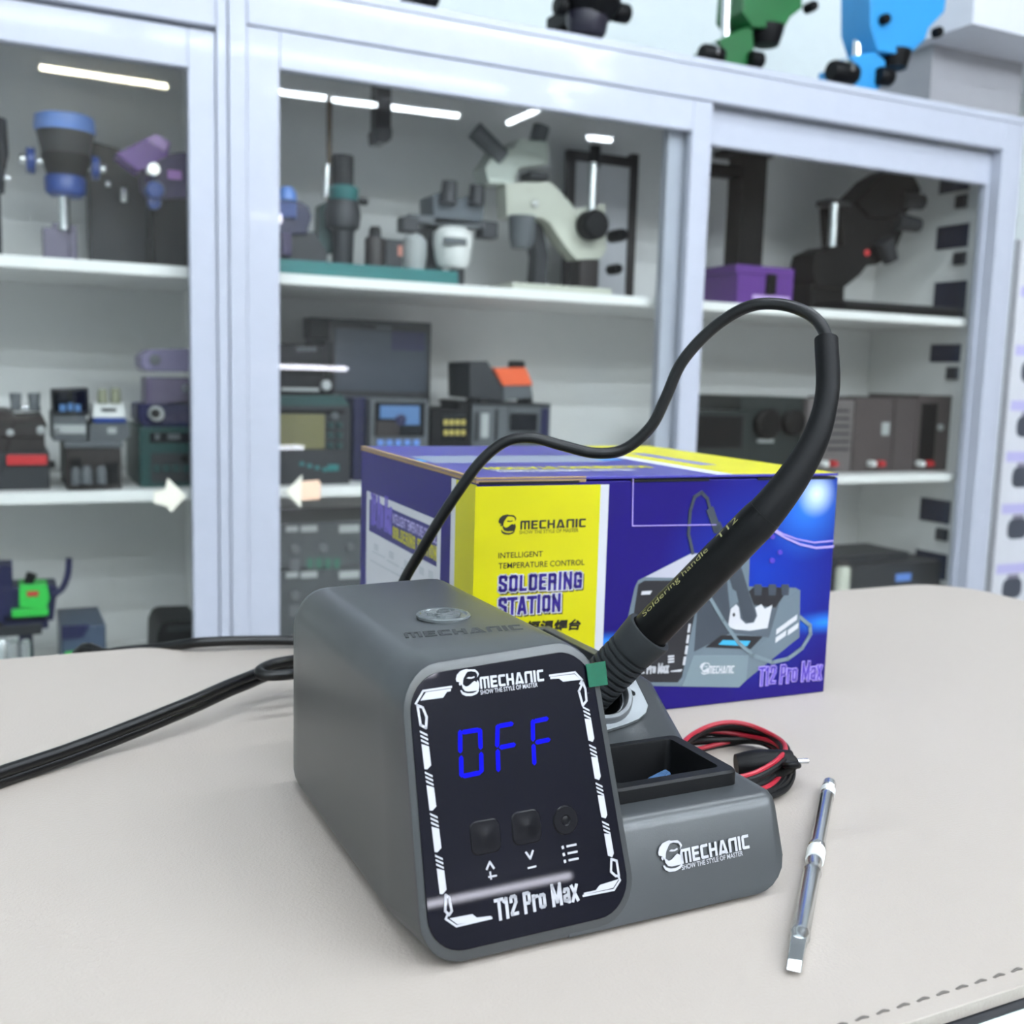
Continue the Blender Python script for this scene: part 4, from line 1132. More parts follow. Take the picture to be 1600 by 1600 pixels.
item('parts_case', 'brown open-front parts case holding up the grey devices at left', 'case', 2.00, S2, [
    ('case', M_BROWN, [('b', 104, 190, 700, None, 0.22)]), ('front_bay', M_BLACK, [('b', 110, 128, 716, 758, 0.004, -0.003), ('b', 164, 186, 722, 756, 0.004, -0.003)]),
    ('bottle', M_GREY, [('l', 135, [(728, 5), (734, 9), (756, 9)], -0.02), ('l', 158, [(728, 5), (734, 8), (756, 8)], -0.02), ('l', 118, [(730, 4), (736, 7), (757, 7)], -0.02)]), ('lid', M_GREY, [('b', 100, 192, 690, 700, 0.24, -0.005)])])
zt = on_y(140, 690, 2.0).z
g1 = item('digital_station', 'grey device with a tilted dark screen lit blue on the brown parts case', 'device', 2.01, zt, [
    ('case', M_GREY, [('b', 82, 136, 644, None, 0.12)]), ('screen_housing', M_DARK, [('p', [(80, 608), (138, 606), (140, 648), (82, 648)], 0.05, -0.006)]),
    ('screen', M_SCRN, [('p', [(83, 611), (135, 609), (137, 643), (85, 643)], 0.003, -0.009)]), ('lit_icon', M_SCRNBLUE, [('b', 93, 103, 632, 643, 0.001, -0.0105), ('b', 106, 114, 630, 642, 0.001, -0.0105), ('b', 117, 126, 632, 643, 0.001, -0.0105)]),
    ('front_label', M_LGREY, [('b', 84, 134, 664, 678, 0.002, -0.003)]), ('button', M_CHROME, [('k', 90, 671, 5, 0.006, -0.003)])])
item('heating_station', 'grey device with white deck, blue stripe and two olive knobs beside the lit screen', 'device', 2.01, zt, [
    ('case', M_GREY, [('p', [(140, 662), (200, 656), (204, 680), (196, None), (140, None)], 0.14)]), ('blue_stripe', M_BLUE, [('b', 146, 197, 653, 661, 0.12, -0.004)]),
    ('deck', M_WHITE, [('p', [(146, 630), (192, 630), (197, 653), (144, 653)], 0.10, -0.002)]), ('knob', mat('olive_grey', (132, 134, 112), rough=0.5), [('l', 160, [(608, 6), (612, 7), (630, 8)]), ('l', 180, [(606, 6), (610, 7), (630, 8)])]),
    ('label', M_LGREY, [('b', 168, 182, 668, 678, 0.002, -0.003)]), ('deck_mark', M_DARK, [('b', 158, 182, 638, 643, 0.001, -0.0035)])])
item('bench_supply', 'green framed instrument with black face behind the edge of the left door', 'device', 2.02, S2, [
    ('case', M_DTEAL, [('b', 218, 312, 668, None, 0.22)]), ('face', M_SCRN, [('b', 234, 310, 676, 692, 0.003, -0.003)]), ('lower_face', M_DARK, [('b', 236, 310, 708, 754, 0.003, -0.003)]),
    ('button', M_DTEAL, [('b', 240 + 15 * k, 251 + 15 * k, 726, 738, 0.004, -0.006) for k in range(4)]), ('terminal', M_BLACK, [('k', 288, 716, 5, 0.012, -0.003)]), ('reading', M_GREY, [('b', 242, 250, 678, 687, 0.001, -0.004), ('b', 262, 282, 678, 687, 0.001, -0.004)])])
zt2 = on_y(260, 668, 2.02).z
item('camera_module', 'purple and black camera-like device on top of the green framed instrument', 'device', 2.03, zt2, [
    ('base', M_NAVY, [('p', [(215, 632), (296, 624), (312, 624), (312, None), (224, None), (216, 656)], 0.12)]), ('lens', M_LGREY, [('k', 243, 646, 12, 0.02, -0.004)]), ('lens_glass', M_BLACK, [('k', 243, 646, 7, 0.002, -0.0245)]),
    ('neck', mat('mauve_dark', (92, 82, 108), rough=0.4), [('b', 228, 302, 590, 634, 0.08)]), ('head', mat('mauve_head', (112, 104, 136), rough=0.4), [('p', [(220, 556), (232, 546), (304, 544), (304, 582), (228, 580), (220, 572)], 0.10, -0.01)]),
    ('head_dial', M_GREY, [('k', 242, 562, 8, 0.006, -0.01)]), ('side_knob', M_CHROME, [('k', 288, 606, 7, 0.02, -0.004)])])

# ================================================================== LEFT CABINET, BOTTOM SHELF
item('microscope', 'blue microscope with a bright green body on the bottom left shelf', 'microscope', 2.05, S3, [
    ('stand', M_NAVY, [('b', 4, 76, 960, 985, 0.10), ('b', 30, 52, 980, None, 0.06, 0.03)]), ('foot', M_DARK, [('b', -10, 66, 978, 994, 0.12, -0.01)]),
    ('body', M_NAVY, [('p', [(-20, 920), (30, 918), (90, 916), (84, 970), (-20, 975)], 0.08)]), ('green_body', M_LGREEN, [('p', [(30, 914), (74, 914), (78, 936), (72, 952), (30, 950)], 0.06, -0.015)]), ('green_base', M_LGREEN, [('b', 18, 76, 952, 964, 0.05, -0.018)]),
    ('red_mark', M_RED, [('b', 42, 60, 924, 932, 0.002, -0.017)]), ('eyepiece', M_BLACK, [('c', 44, 912, 50, 896, 7, 8)]), ('side_arm', M_NAVY, [('t', [(84, 930), (98, 918), (106, 896), (108, 872)], 5)]), ('left_block', M_NAVY, [('b', -20, 20, 884, 920, 0.06)])])
item('device_box', 'blue and green device box standing low in the left cabinet', 'device', 2.02, S3, [
    ('case', mat('slate_blue', (62, 76, 98), rough=0.4), [('b', 96, 166, 978, None, 0.16)]), ('blue_top', M_NAVY, [('p', [(96, 978), (140, 976), (130, 996), (96, 1000)], 0.004, -0.004)]), ('green_base', M_LGREEN, [('b', 102, 152, 1018, None, 0.01, -0.008)])])
item('equipment_case', 'black rounded case showing above the cable beside the left door frame', 'case', 2.04, S3, [
    ('case', M_BLACK, [('p', [(246, 990), (252, 976), (262, 971), (312, 969), (312, None), (244, None)], 0.14)]), ('handle', M_DARK, [('b', 262, 310, 978, 986, 0.006, -0.005)])])
for k, (x, lab) in enumerate(((4, 'shiny silver jar cut by the left edge on the bottom shelf'), (20, 'shiny silver jar second from the left edge on the bottom shelf'), (40, 'shiny silver jar nearest the blue and green device box'))):
    item('silver_jar', lab, 'jar', 2.0, S3, [('jar', M_CHROME, [('l', x, [(998 + 2 * k, 5), (1003, 8), (None, 8)])]), ('lid', M_LGREY, [('l', x, [(996 + 2 * k, 6), (1000 + 2 * k, 6)])])], group='silver jars on the bottom shelf')

# ================================================================== STICKERS ON THE GLASS
F1 = Frame((0, 1.9175, 0), (1, 0, 0), (0, 0, 1), (0, -1, 0))
F2 = Frame((0, 1.9085, 0), (1, 0, 0), (0, 0, 1), (0, -1, 0))
M_STK = mat('cream_sticker', (226, 224, 208), rough=0.6); M_PEACH = mat('peach_sticker', (238, 200, 172), rough=0.6)
s_ = MB().poly(F1, [F1.px(*p) for p in ((262, 747), (291, 775), (268, 800), (258, 790), (240, 786), (240, 768), (258, 764))], 0, 0.0006)
tag(s_.build('arrow_sticker', M_STK, smooth=False), 'cream arrow sticker pointing right on the left glass door', 'sticker')
t = thing('arrow_sticker', 'cream and peach arrow sticker pointing left on the middle glass door', 'sticker', F2(*F2.px(470, 770)))
MB().poly(F2, [F2.px(*p) for p in ((446, 768), (472, 742), (470, 794))], 0, 0.0006).build('arrow_head', M_STK, t, smooth=False)
MB().poly(F2, [F2.px(*p) for p in ((471, 752), (498, 750), (501, 756), (500, 780), (471, 782))], 0, 0.0006).build('arrow_tail', M_PEACH, t, smooth=False)

# ================================================================== RIGHT CABINET, TOP SHELF (behind the middle door)
item('microscope', 'small blue and black microscope at the left end of the middle top shelf', 'microscope', 2.10, S1, [
    ('stand', M_DARK, [('p', [(436, 360), (492, 362), (512, 395), (512, None), (436, None)], 0.08)]), ('body', M_NAVY, [('p', [(436, 318), (470, 314), (484, 324), (488, 338), (480, 366), (436, 366)], 0.07, -0.01)]),
    ('blue_front', M_BLUE, [('b', 436, 464, 314, 340, 0.02, -0.02)]), ('cap', M_LBLUE, [('l', 448, [(292, 8), (300, 14), (314, 16)], -0.01)]), ('foot', M_DPURPLE, [('b', 440, 456, 362, 400, 0.03, -0.02)])])
item('microscope', 'black and teal microscope with upright tube above the teal tray', 'microscope', 2.13, S1 + 0.022, [
    ('teal_arm', M_DTEAL, [('p', [(500, 320), (516, 312), (520, 396), (506, 398), (498, 390)], 0.04, 0.02)]), ('pole', mat('brass_brown', (104, 84, 58), rough=0.35, metal=0.5), [('c', 515, 152, 514, 330, 4.5, 4.5, 0.03)]), ('pole_sleeve', M_CHROME, [('c', 511, 258, 509, 308, 7, 7, 0.012)]),
    ('tube', M_BLACK, [('l', 536, [(243, 16), (248, 17), (294, 17)])]), ('collar', M_TEAL, [('l', 537, [(291, 20), (296, 24), (312, 23), (316, 20)])]),
    ('head', M_DARK, [('l', 536, [(314, 24), (336, 28), (356, 26), (362, 18), (392, 17), (None, 16)])]), ('side_knob', M_BLACK, [('x', 562, 574, 314, 6)])])
item('black_post', 'black clamp post hanging at the top behind the middle glass door', 'post', 2.16, CT - 0.012, [
    ('post_arm', M_BLACK, [('b', 588, 612, 120, 218, 0.04)]), ('clamp', M_DARK, [('p', [(586, 200), (614, 200), (613, 216), (606, 223), (588, 222)], 0.05, -0.005)]), ('flange', M_BLACK, [('b', 574, 626, 116, 122, 0.06, -0.01)])])
item('cutting_tray', 'long teal tray lying at the front of the middle top shelf', 'tray', 1.985, S1, [('tray_base', M_TEAL, [('b', 436, 716, 421, None, 0.30)]), ('rim', M_TEAL, [('b', 436, 716, 414, 424, 0.004, -0.001)])], bevel=0.002)
S1T = on_y(570, 420, 1.99).z
item('lens_pot', 'dark brown lens pot with stubby cap on the teal tray', 'lens', 2.06, S1T, [('pot', M_BROWN, [('l', 586, [(372, 15), (376, 16), (None, 16)])]), ('cap', M_BLACK, [('l', 586, [(354, 7), (358, 9), (372, 10)])])])
item('adapter_box', 'dark square adapter box right of the brown lens pot', 'box', 2.07, S1T, [('box_body', M_DARK, [('b', 602, 630, 374, None, 0.06)]), ('red_side', mat('pink_label', (196, 128, 112), rough=0.5), [('b', 622, 629, 384, 400, 0.002, -0.003)])])
item('microscope', 'white nosed microscope with two grey eyepieces in the middle of the top shelf', 'microscope', 2.08, S1, [
    ('stand', M_DARK, [('p', [(668, 352), (684, 350), (690, 400), (696, None), (676, None), (668, 420)], 0.06, 0.03), ('b', 712, 726, 414, None, 0.04, 0.03)]),
    ('head', mat('blue_grey', (76, 84, 92), rough=0.45), [('p', [(676, 304), (690, 300), (716, 312), (736, 304), (758, 306), (756, 340), (750, 352), (678, 350)], 0.08)]),
    ('eyepiece', M_DARK, [('c', 700, 318, 703, 284, 14, 12, -0.01), ('c', 744, 320, 746, 290, 13, 12, -0.01)]),
    ('cross_bar', M_GREY, [('b', 640, 774, 340, 353, 0.03, 0.0)]), ('side_knob', M_DARK, [('b', 630, 656, 338, 362, 0.04, -0.005), ('b', 754, 779, 346, 372, 0.04, -0.005)]),
    ('nose', M_WHITE, [('l', 708, [(356, 20), (364, 30), (380, 31), (412, 26), (418, 22)], -0.02)]), ('nose_mark', M_GREY, [('b', 692, 730, 371, 383, 0.004, -0.062)]),
    ('side_dial', M_LGREY, [('l', 648, [(368, 12), (376, 19), (400, 19), (424, 16), (None, 15)], -0.01)])])
item('microscope', 'cream stereo microscope with big black focus knob and chrome pole', 'microscope', 2.10, S1, [
    ('base', M_CREAM, [('b', 800, 956, 446, None, 0.16, -0.06)]),
    ('arm', M_CREAM, [('p', [(790, 285), (862, 284), (900, 326), (946, 318), (948, 390), (940, 404), (902, 406), (882, 384), (858, 348), (846, 340), (792, 340)], 0.05)]),
    ('column', M_BROWN, [('b', 906, 936, 404, 448, 0.05)]), ('pole', M_CHROME, [('c', 927, 255, 924, 330, 8, 8, -0.002)]), ('pole_black_top', M_BLACK, [('c', 930, 228, 929, 262, 9, 9)]),  # black cylinder round the top of the chrome pole
    ('upper_head', mat('cream_pale', (190, 198, 188), rough=0.35), [('p', [(758, 262), (776, 232), (800, 232), (812, 216), (858, 222), (858, 256), (812, 262), (802, 288), (764, 286)], 0.07)]),
    ('eyepiece', M_GREY, [('c', 786, 246, 742, 204, 13, 15), ('c', 838, 226, 846, 198, 13, 14, 0.02)]), ('eyepiece_band', M_DARK, [('b', 828, 858, 268, 280, 0.05, -0.006)]),
    ('objective', M_GREY, [('l', 816, [(338, 22), (372, 20), (388, 16)], -0.01)]), ('focus_knob', M_BLACK, [('k', 920, 353, 23, 0.04, -0.006)]), ('side_knob', M_BLACK, [('k', 956, 370, 10, 0.05, 0.0), ('k', 953, 422, 8, 0.04, 0.0)]),
    ('back_leg', M_DARK, [('p', [(826, 340), (846, 340), (858, 400), (854, 446), (834, 446), (838, 400)], 0.04, 0.04)]), ('lamp', M_WHITE, [('s', 836, 318, 6, -0.006)])])
t = item('picture_frame', 'black picture frame leaning on the back panel behind the cream microscope', 'picture frame', 2.27, S1, [
    ('frame', M_BROWN, [('b', 888, 996, 240, 256, 0.02), ('b', 986, 998, 240, None, 0.02), ('b', 888, 900, 240, None, 0.02)]), ('picture_panel', M_PAPER, [('b', 898, 988, 254, None, 0.008, 0.006)])], bevel=0.001)

# ================================================================== RIGHT CABINET, MIDDLE SHELF
YS = 2.03
oscp = item('oscilloscope', 'teal edged oscilloscope with an olive screen on the middle shelf', 'oscilloscope', YS - 0.02, S2, [
    ('case', M_DARK, [('b', 424, 548, 632, None, 0.20)]), ('handle', M_DTEAL, [('p', [(424, 618), (536, 618), (548, 634), (424, 634)], 0.03, 0.0)]), ('screen', M_OLIVE, [('b', 436, 508, 647, 702, 0.003, -0.003)]), ('bezel', M_BLACK, [('b', 424, 540, 640, 646, 0.004, -0.004)]),
    ('button', M_DTEAL, [('k', 530 - 14 * (k % 2), 664 + 16 * (k // 2), 4.5, 0.006, -0.003) for k in range(6)]), ('lower_button', M_TEAL, [('b', 468 + 12 * k, 476 + 12 * k, 722 + 3 * k, 728 + 3 * k, 0.004, -0.004) for k in range(4)]), ('knob', M_GREY, [('k', 522, 650, 6, 0.008, -0.003)]), ('port', M_TEAL, [('b', 512, 530, 726, 736, 0.004, -0.004)])])
item('instrument_case', 'navy instrument case squeezed between the oscilloscope and the blue screen meter', 'case', YS + 0.03, S2, [('case', M_NAVY, [('b', 552, 578, 622, None, 0.20)]), ('side_rail', M_GREY, [('b', 572, 580, 622, None, 0.02, -0.004)])])
item('bench_meter', 'bench meter with a pale blue lit screen and row of blue keys', 'meter', YS, S2, [
    ('case', M_GREY, [('b', 578, 670, 624, None, 0.18)]), ('face', M_SCRN, [('b', 586, 664, 628, 682, 0.004, -0.004)]), ('screen', M_SCRNBLUE, [('b', 594, 656, 634, 654, 0.002, -0.006), ('b', 624, 656, 654, 664, 0.002, -0.006)]),
    ('screen_dial', M_NAVY, [('k', 626, 656, 9, 0.002, -0.006)]), ('key', M_LBLUE, [('b', 590 + 14 * k, 600 + 14 * k, 687, 697, 0.004, -0.004) for k in range(5)]), ('face_plate', M_BROWN, [('b', 588, 624, 658, 682, 0.002, -0.005)])])
item('power_supply', 'black power supply with dim yellow digits left of the grey slotted one', 'power supply', YS + 0.01, S2, [
    ('case', M_BLACK, [('b', 672, 736, 638, None, 0.18), ('b', 716, 738, 626, 640, 0.10)]), ('display', M_SCRN, [('b', 690, 730, 648, 688, 0.003, -0.003)]), ('digits', emit('yellow_digits', (150, 140, 70), 0.25), [('b', 694 + 9 * k, 700 + 9 * k, y, y + 8, 0.001, -0.004) for k in range(4) for y in (656, 672)])])
item('power_supply', 'grey power supply with slotted side and dark display on the middle shelf', 'power supply', YS, S2, [
    ('case', M_GREY, [('b', 738, 794, 632, None, 0.18), ('b', 794, 860, 634, None, 0.18, 0.002)]), ('slot', M_DARK, [('b', 742, 748, 644, 690, 0.003, -0.003), ('b', 774, 779, 640, 690, 0.003, -0.003)]), ('light_panel', M_LGREY, [('b', 752, 764, 646, 684, 0.003, -0.003)]), ('display', M_SCRN, [('b', 798, 840, 646, 674, 0.003, -0.003)]), ('control_strip', M_NAVY, [('b', 846, 857, 638, 684, 0.003, -0.003)]), ('top_cover', M_DARK, [('b', 736, 862, 630, 634, 0.185, -0.004)])])
zps = on_y(790, 630, YS).z
item('label_printer', 'dark grey machine with a bright orange top on the grey power supply', 'printer', YS + 0.02, zps, [
    ('side_body', M_DARK, [('p', [(733, 566), (762, 564), (768, 574), (786, 606), (786, 628), (734, 622)], 0.12)]), ('front_body', M_GREY, [('p', [(786, 602), (830, 600), (834, 622), (786, 626)], 0.12)]), ('orange_top', M_ORANGE, [('p', [(772, 576), (822, 574), (834, 602), (786, 603)], 0.11, -0.003)]), ('roller', M_BLACK, [('x', 796, 818, 569, 6, 0.04)]), ('foot', M_BLACK, [('b', 742, 752, 620, None, 0.05, 0.01), ('b', 822, 832, 618, None, 0.05, 0.01)])])
item('monitor_case', 'large dark microscope screen case at the back above the oscilloscope', 'monitor', YS + 0.16, S2, [
    ('case', M_DARK, [('b', 486, 674, 500, None, 0.05)]), ('screen', mat('grey_screen', (70, 76, 86), rough=0.15), [('b', 524, 668, 516, 612, 0.003, -0.003)]), ('side_box', M_BLACK, [('b', 482, 516, 496, 530, 0.05, -0.02)]), ('right_column', M_NAVY, [('b', 612, 664, 518, 548, 0.002, -0.005)]), ('maker_mark', M_GREY, [('b', 588, 612, 510, 514, 0.001, -0.004)])])
zos = on_y(480, 618, YS).z
d2 = item('signal_box', 'black box with white lettering on top of the oscilloscope', 'device', YS - 0.005, zos, [
    ('case', M_BLACK, [('b', 424, 508, 538, None, 0.14), ('b', 508, 522, 532, None, 0.14)]), ('round_knob', M_LGREY, [('k', 508, 602, 8, 0.012, -0.003)]), ('trim', M_LGREY, [('b', 440, 500, 606, 611, 0.002, -0.002)]), ('lettering', M_GREY, [('b', 464 + 8 * k, 470 + 8 * k, 543, 549, 0.001, -0.001) for k in range(4)])])

# ================================================================== RIGHT CABINET, BOTTOM SHELF
def instrument(lab, y0, y1, zs_):
    r = item('rack_instrument', lab, 'instrument', 2.04, zs_, [
        ('case', mat('slate_case', (52, 58, 62), rough=0.45), [('b', 424, 690, y0, y1, 0.22)]), ('heading', M_LGREY, [('b', 447, 466, y0 + 8, y0 + 17, 0.001, -0.001), ('b', 470, 496, y0 + 7, y0 + 17, 0.001, -0.001), ('b', 530, 562, y0 + 6, y0 + 18, 0.001, -0.001)]),
        ('dial', M_GREY, [('k', 460, y0 + 44, 7, 0.008, -0.001), ('k', 504, y0 + 42, 7, 0.008, -0.001), ('k', 546, y0 + 40, 6, 0.008, -0.001)]), ('left_key', M_GREY, [('b', 453, 468, y0 + 60, y0 + 78, 0.002, -0.002)]),
        ('green_digit', M_DIGG, [('b', 480 + 14 * k, 489 + 14 * k, y0 + 58, y0 + 74, 0.001, -0.001) for k in range(4)])], group=None)
    return r
zi = on_y(557, 884, 2.04).z
instrument('dark rack instrument with green readings, upper of the stack behind the box', 814, 884, zi)
instrument('dark rack instrument with green readings, lower of the stack behind the grey station', 886, None, S3)

# ================================================================== RIGHT CABINET behind the right door
YT = 2.10
item('tool_stand', 'purple toolbox base with a tall black column on the right top shelf', 'stand', YT, S1, [
    ('toolbox', M_PURPLE, [('b', 1152, 1240, 418, None, 0.20)]), ('lid', M_PURPLE, [('b', 1150, 1242, 416, 430, 0.206, -0.003)]), ('latch', M_BLACK, [('b', 1200, 1214, 428, 460, 0.01, -0.01)]),
    ('column', M_BLACK, [('b', 1158, 1196, 240, 418, 0.06, 0.05)]), ('column_cap', M_BLACK, [('b', 1146, 1210, 232, 243, 0.08, 0.04)]), ('arm', M_BLACK, [('b', 1100, 1162, 256, 274, 0.04, 0.06)]), ('label', mat('lilac_label', (190, 160, 215), rough=0.5), [('b', 1176, 1234, 462, 470, 0.002, -0.005)])])
item('microscope', 'all black trinocular microscope with chrome pole on the right top shelf', 'microscope', YT, S1, [
    ('stand', M_BLACK, [('p', [(1268, 446), (1282, 420), (1320, 440), (1318, None), (1266, None)], 0.10)]), ('lower_body', M_BLACK, [('p', [(1276, 396), (1300, 384), (1356, 386), (1358, 412), (1344, 430), (1316, 452), (1276, 448), (1270, 420)], 0.09, -0.01)]),
    ('middle_body', M_BLACK, [('p', [(1314, 320), (1340, 312), (1400, 330), (1412, 362), (1396, 398), (1370, 414), (1318, 390)], 0.08)]), ('head', M_BLACK, [('p', [(1338, 314), (1372, 278), (1396, 264), (1428, 272), (1440, 296), (1432, 318), (1408, 342), (1360, 340)], 0.08, -0.01)]),
    ('eyepiece', M_DARK, [('c', 1400, 346, 1434, 352, 14, 11, -0.01), ('c', 1406, 312, 1440, 316, 14, 12)]), ('objective', M_DARK, [('c', 1380, 376, 1392, 408, 16, 12, -0.02)]), ('pole', M_CHROME, [('c', 1304, 318, 1300, 386, 7, 7, -0.02)]), ('clamp', M_DARK, [('b', 1296, 1330, 312, 322, 0.05, -0.01)]), ('red_dot', M_RED, [('k', 1354, 395, 5, 0.004, -0.012)])])
item('thin_tray', 'thin black tray along the front of the right top shelf', 'tray', 1.99, S1, [('tray_base', M_BLACK, [('b', 1318, 1506, 478, None, 0.12)]), ('edge', M_DARK, [('b', 1318, 1506, 475, 480, 0.003, -0.001)])], bevel=0.001)
YM = 2.04
item('speaker_box', 'low dark green black box left of the stepped black box, right cabinet', 'box', YM, S2, [('case', mat('green_black', (24, 34, 34), rough=0.4), [('b', 1082, 1168, 642, None, 0.16)]), ('face', M_BLACK, [('b', 1086, 1160, 650, 700, 0.002, -0.002)])])
item('speaker_box', 'tall black box with round dark lens left of the grey power supplies', 'box', YM + 0.02, S2, [('case', mat('green_black', (24, 34, 34), rough=0.4), [('b', 1156, 1262, 620, None, 0.18)]), ('lens', M_BLACK, [('k', 1196, 662, 24, 0.02, -0.002)]), ('second_lens', M_BLACK, [('k', 1236, 660, 20, 0.02, -0.002)]), ('silver_foot', M_LGREY, [('b', 1186, 1210, 686, 692, 0.01, -0.01)])])
psu = [(1262, 1334, 624, 'grey power supply with rows of vents behind the iron cable', 'vent'), (1336, 1396, 622, 'brown grey power supply with a small lit label, second in its row', 'label'), (1398, 1432, 622, 'narrow brown grey power supply, third in its row', 'plain'), (1434, 1500, 618, 'brown grey power supply with a black front panel beside the right door frame', 'panel')]
M_TAUPE = mat('taupe_case', (74, 66, 66), rough=0.45)
for x0, x1, y0, lab, kd in psu:
    pts = [('case', M_TAUPE if kd != 'vent' else mat('taupe_light', (104, 98, 98), rough=0.45), [('b', x0, x1, y0, None, 0.18)])]
    if kd == 'vent': pts.append(('vent', M_DARK, [('b', x0 + 30, x1 - 6, 640 + 12 * k, 644 + 12 * k, 0.002, -0.001) for k in range(6)]))
    if kd == 'label': pts.append(('label', M_LGREY, [('b', x1 - 18, x1 - 6, 660, 680, 0.001, -0.001)]))
    if kd == 'panel': pts.append(('front_panel', M_BLACK, [('b', x0 + 4, x0 + 28, 630, 730, 0.003, -0.003)])); pts.append(('dial', M_LGREY, [('k', x0 + 34, 668, 5, 0.008, -0.002)]))
    if kd != 'plain':
        xm = x0 + 30 if kd != 'panel' else x0 + 8
        pts.append(('red_terminal', M_RED, [('k', xm + 6, 724, 5, 0.02, -0.002)])); pts.append(('white_terminal', M_WHITE, [('k', xm - 8, 724, 5, 0.02, -0.002)]))
    item('power_supply', lab, 'power supply', YM, S2, pts)
item('device_box', 'dark device with silver front label low in the right cabinet', 'device', 2.03, S3, [('case', M_DARK, [('b', 1332, 1480, 880, None, 0.2), ('b', 1300, 1420, 866, 882, 0.16, 0.05)]), ('label', M_LBLUE, [('b', 1400, 1424, 896, 908, 0.002, -0.002)])])
item('silver_jar', 'cream jar standing low behind the product box in the right cabinet', 'jar', 2.02, S3, [('jar', M_CREAM, [('l', 1318, [(884, 8), (890, 11), (None, 11)])]), ('lid', M_BROWN, [('l', 1318, [(878, 8), (884, 9)])])])
# added cards stand in for poster squares seen in the glass end
FE = Frame((2.2705, 2.0, 0), (0, 1, 0), (0, 0, 1), (-1, 0, 0))
cards = ((278, 300, 1470, 1514), (352, 388, 1466, 1512), (440, 484, 1462, 1508), (538, 566, 1456, 1500), (780, 816, 1440, 1484), (862, 902, 1432, 1478))
nm = ('first, topmost of the column', 'second from the top', 'third from the top', 'fourth, below the black tray', 'fifth, below the grey power supplies', 'lowest of the column')
for (ya, yb, xa, xb), n_l in zip(cards, nm):
    a = FE.px(xa, ya); b = FE.px(xb, yb)
    x0, x1 = sorted((a[0], b[0])); zm = on_plane((xa + xb) / 2, ya, FE.o, FE.n).z; zn = on_plane((xa + xb) / 2, yb, FE.o, FE.n).z
    x0 = max(x0, -0.01); x1 = min(x1, 0.34)
    t = thing('stand_in_card', 'navy stand-in card for poster squares on the cabinet end, ' + n_l, 'card', FE((x0 + x1) / 2, (zm + zn) / 2), 'navy cards on the cabinet end')
    MB().box(x0, x1, zn, zm, 0.0002, 0.003, FE).build('card', mat('card_navy', (22, 30, 58), rough=0.4), t, smooth=False)
    MB().box(x0, x0 + 0.35 * (x1 - x0), zn - 0.045, zn - 0.012, 0.0002, 0.012, FE).build('pack', mat('card_black', (30, 34, 44), rough=0.4), t, bevel=0.002)

# ================================================================== ON TOP OF THE CABINETS
def head_on_top(label, Y, body_m, cx, y_low, sc, extra):
    pass
YO = 2.04
item('microscope', 'black microscope head on the cabinet top with cut off top', 'microscope', YO, CT, [
    ('base', M_BLACK, [('b', 880, 990, 66, None, 0.20, 0.10)]), ('pole', M_DARK, [('c', 930, -60, 926, 78, 8, 8, 0.14)]),
    ('head', M_BLACK, [('l', 925, [(-40, 44), (10, 48), (22, 40), (30, 34)])]), ('lens', mat('black_violet', (34, 32, 44), rough=0.35), [('l', 918, [(24, 34), (36, 33), (52, 30), (57, 26)])]),
    ('side_knob', M_BLACK, [('x', 958, 982, 18, 15), ('x', 868, 884, 8, 14)]), ('bracket', M_BLACK, [('b', 905, 945, 0, 28, 0.15)])])
item('microscope', 'small black microscope end just showing on the cabinet top left of the black head', 'microscope', YO, CT, [
    ('base', M_BLACK, [('b', 646, 706, 22, None, 0.20, 0.12)]), ('lens', M_BLACK, [('l', 672, [(-40, 16), (2, 16), (10, 12)])]), ('pole', M_DARK, [('c', 676, -60, 676, 40, 7, 7, 0.15)]), ('bracket', M_BLACK, [('b', 660, 690, -30, -6, 0.16)])])
item('microscope', 'green microscope with black lens and knobs on the cabinet top', 'microscope', YO, CT, [
    ('base', M_GREEN, [('b', 1130, 1230, 118, None, 0.20, 0.10)]), ('pole', M_CHROME, [('c', 1138, -50, 1132, 110, 8, 8, 0.06)]),
    ('head', M_GREEN, [('p', [(1164, -30), (1252, -30), (1254, 12), (1236, 26), (1226, 44), (1176, 42), (1160, 18)], 0.10)]), ('arm', M_GREEN, [('p', [(1124, 62), (1156, 46), (1176, 40), (1180, 98), (1166, 108), (1132, 98)], 0.06, 0.01)]),
    ('lens', M_BLACK, [('l', 1198, [(42, 28), (50, 27), (64, 23), (72, 20)], 0.03)]), ('focus_knob', M_BLACK, [('x', 1096, 1128, 82, 14), ('x', 1172, 1190, 92, 13)]), ('side_knob', M_BLACK, [('k', 1260, 14, 8, 0.03, 0.02)]), ('knob_ring', M_CHROME, [('x', 1112, 1116, 82, 14.5)]), ('bracket', M_GREEN, [('b', 1134, 1170, 66, 90, 0.14, 0.02)])])
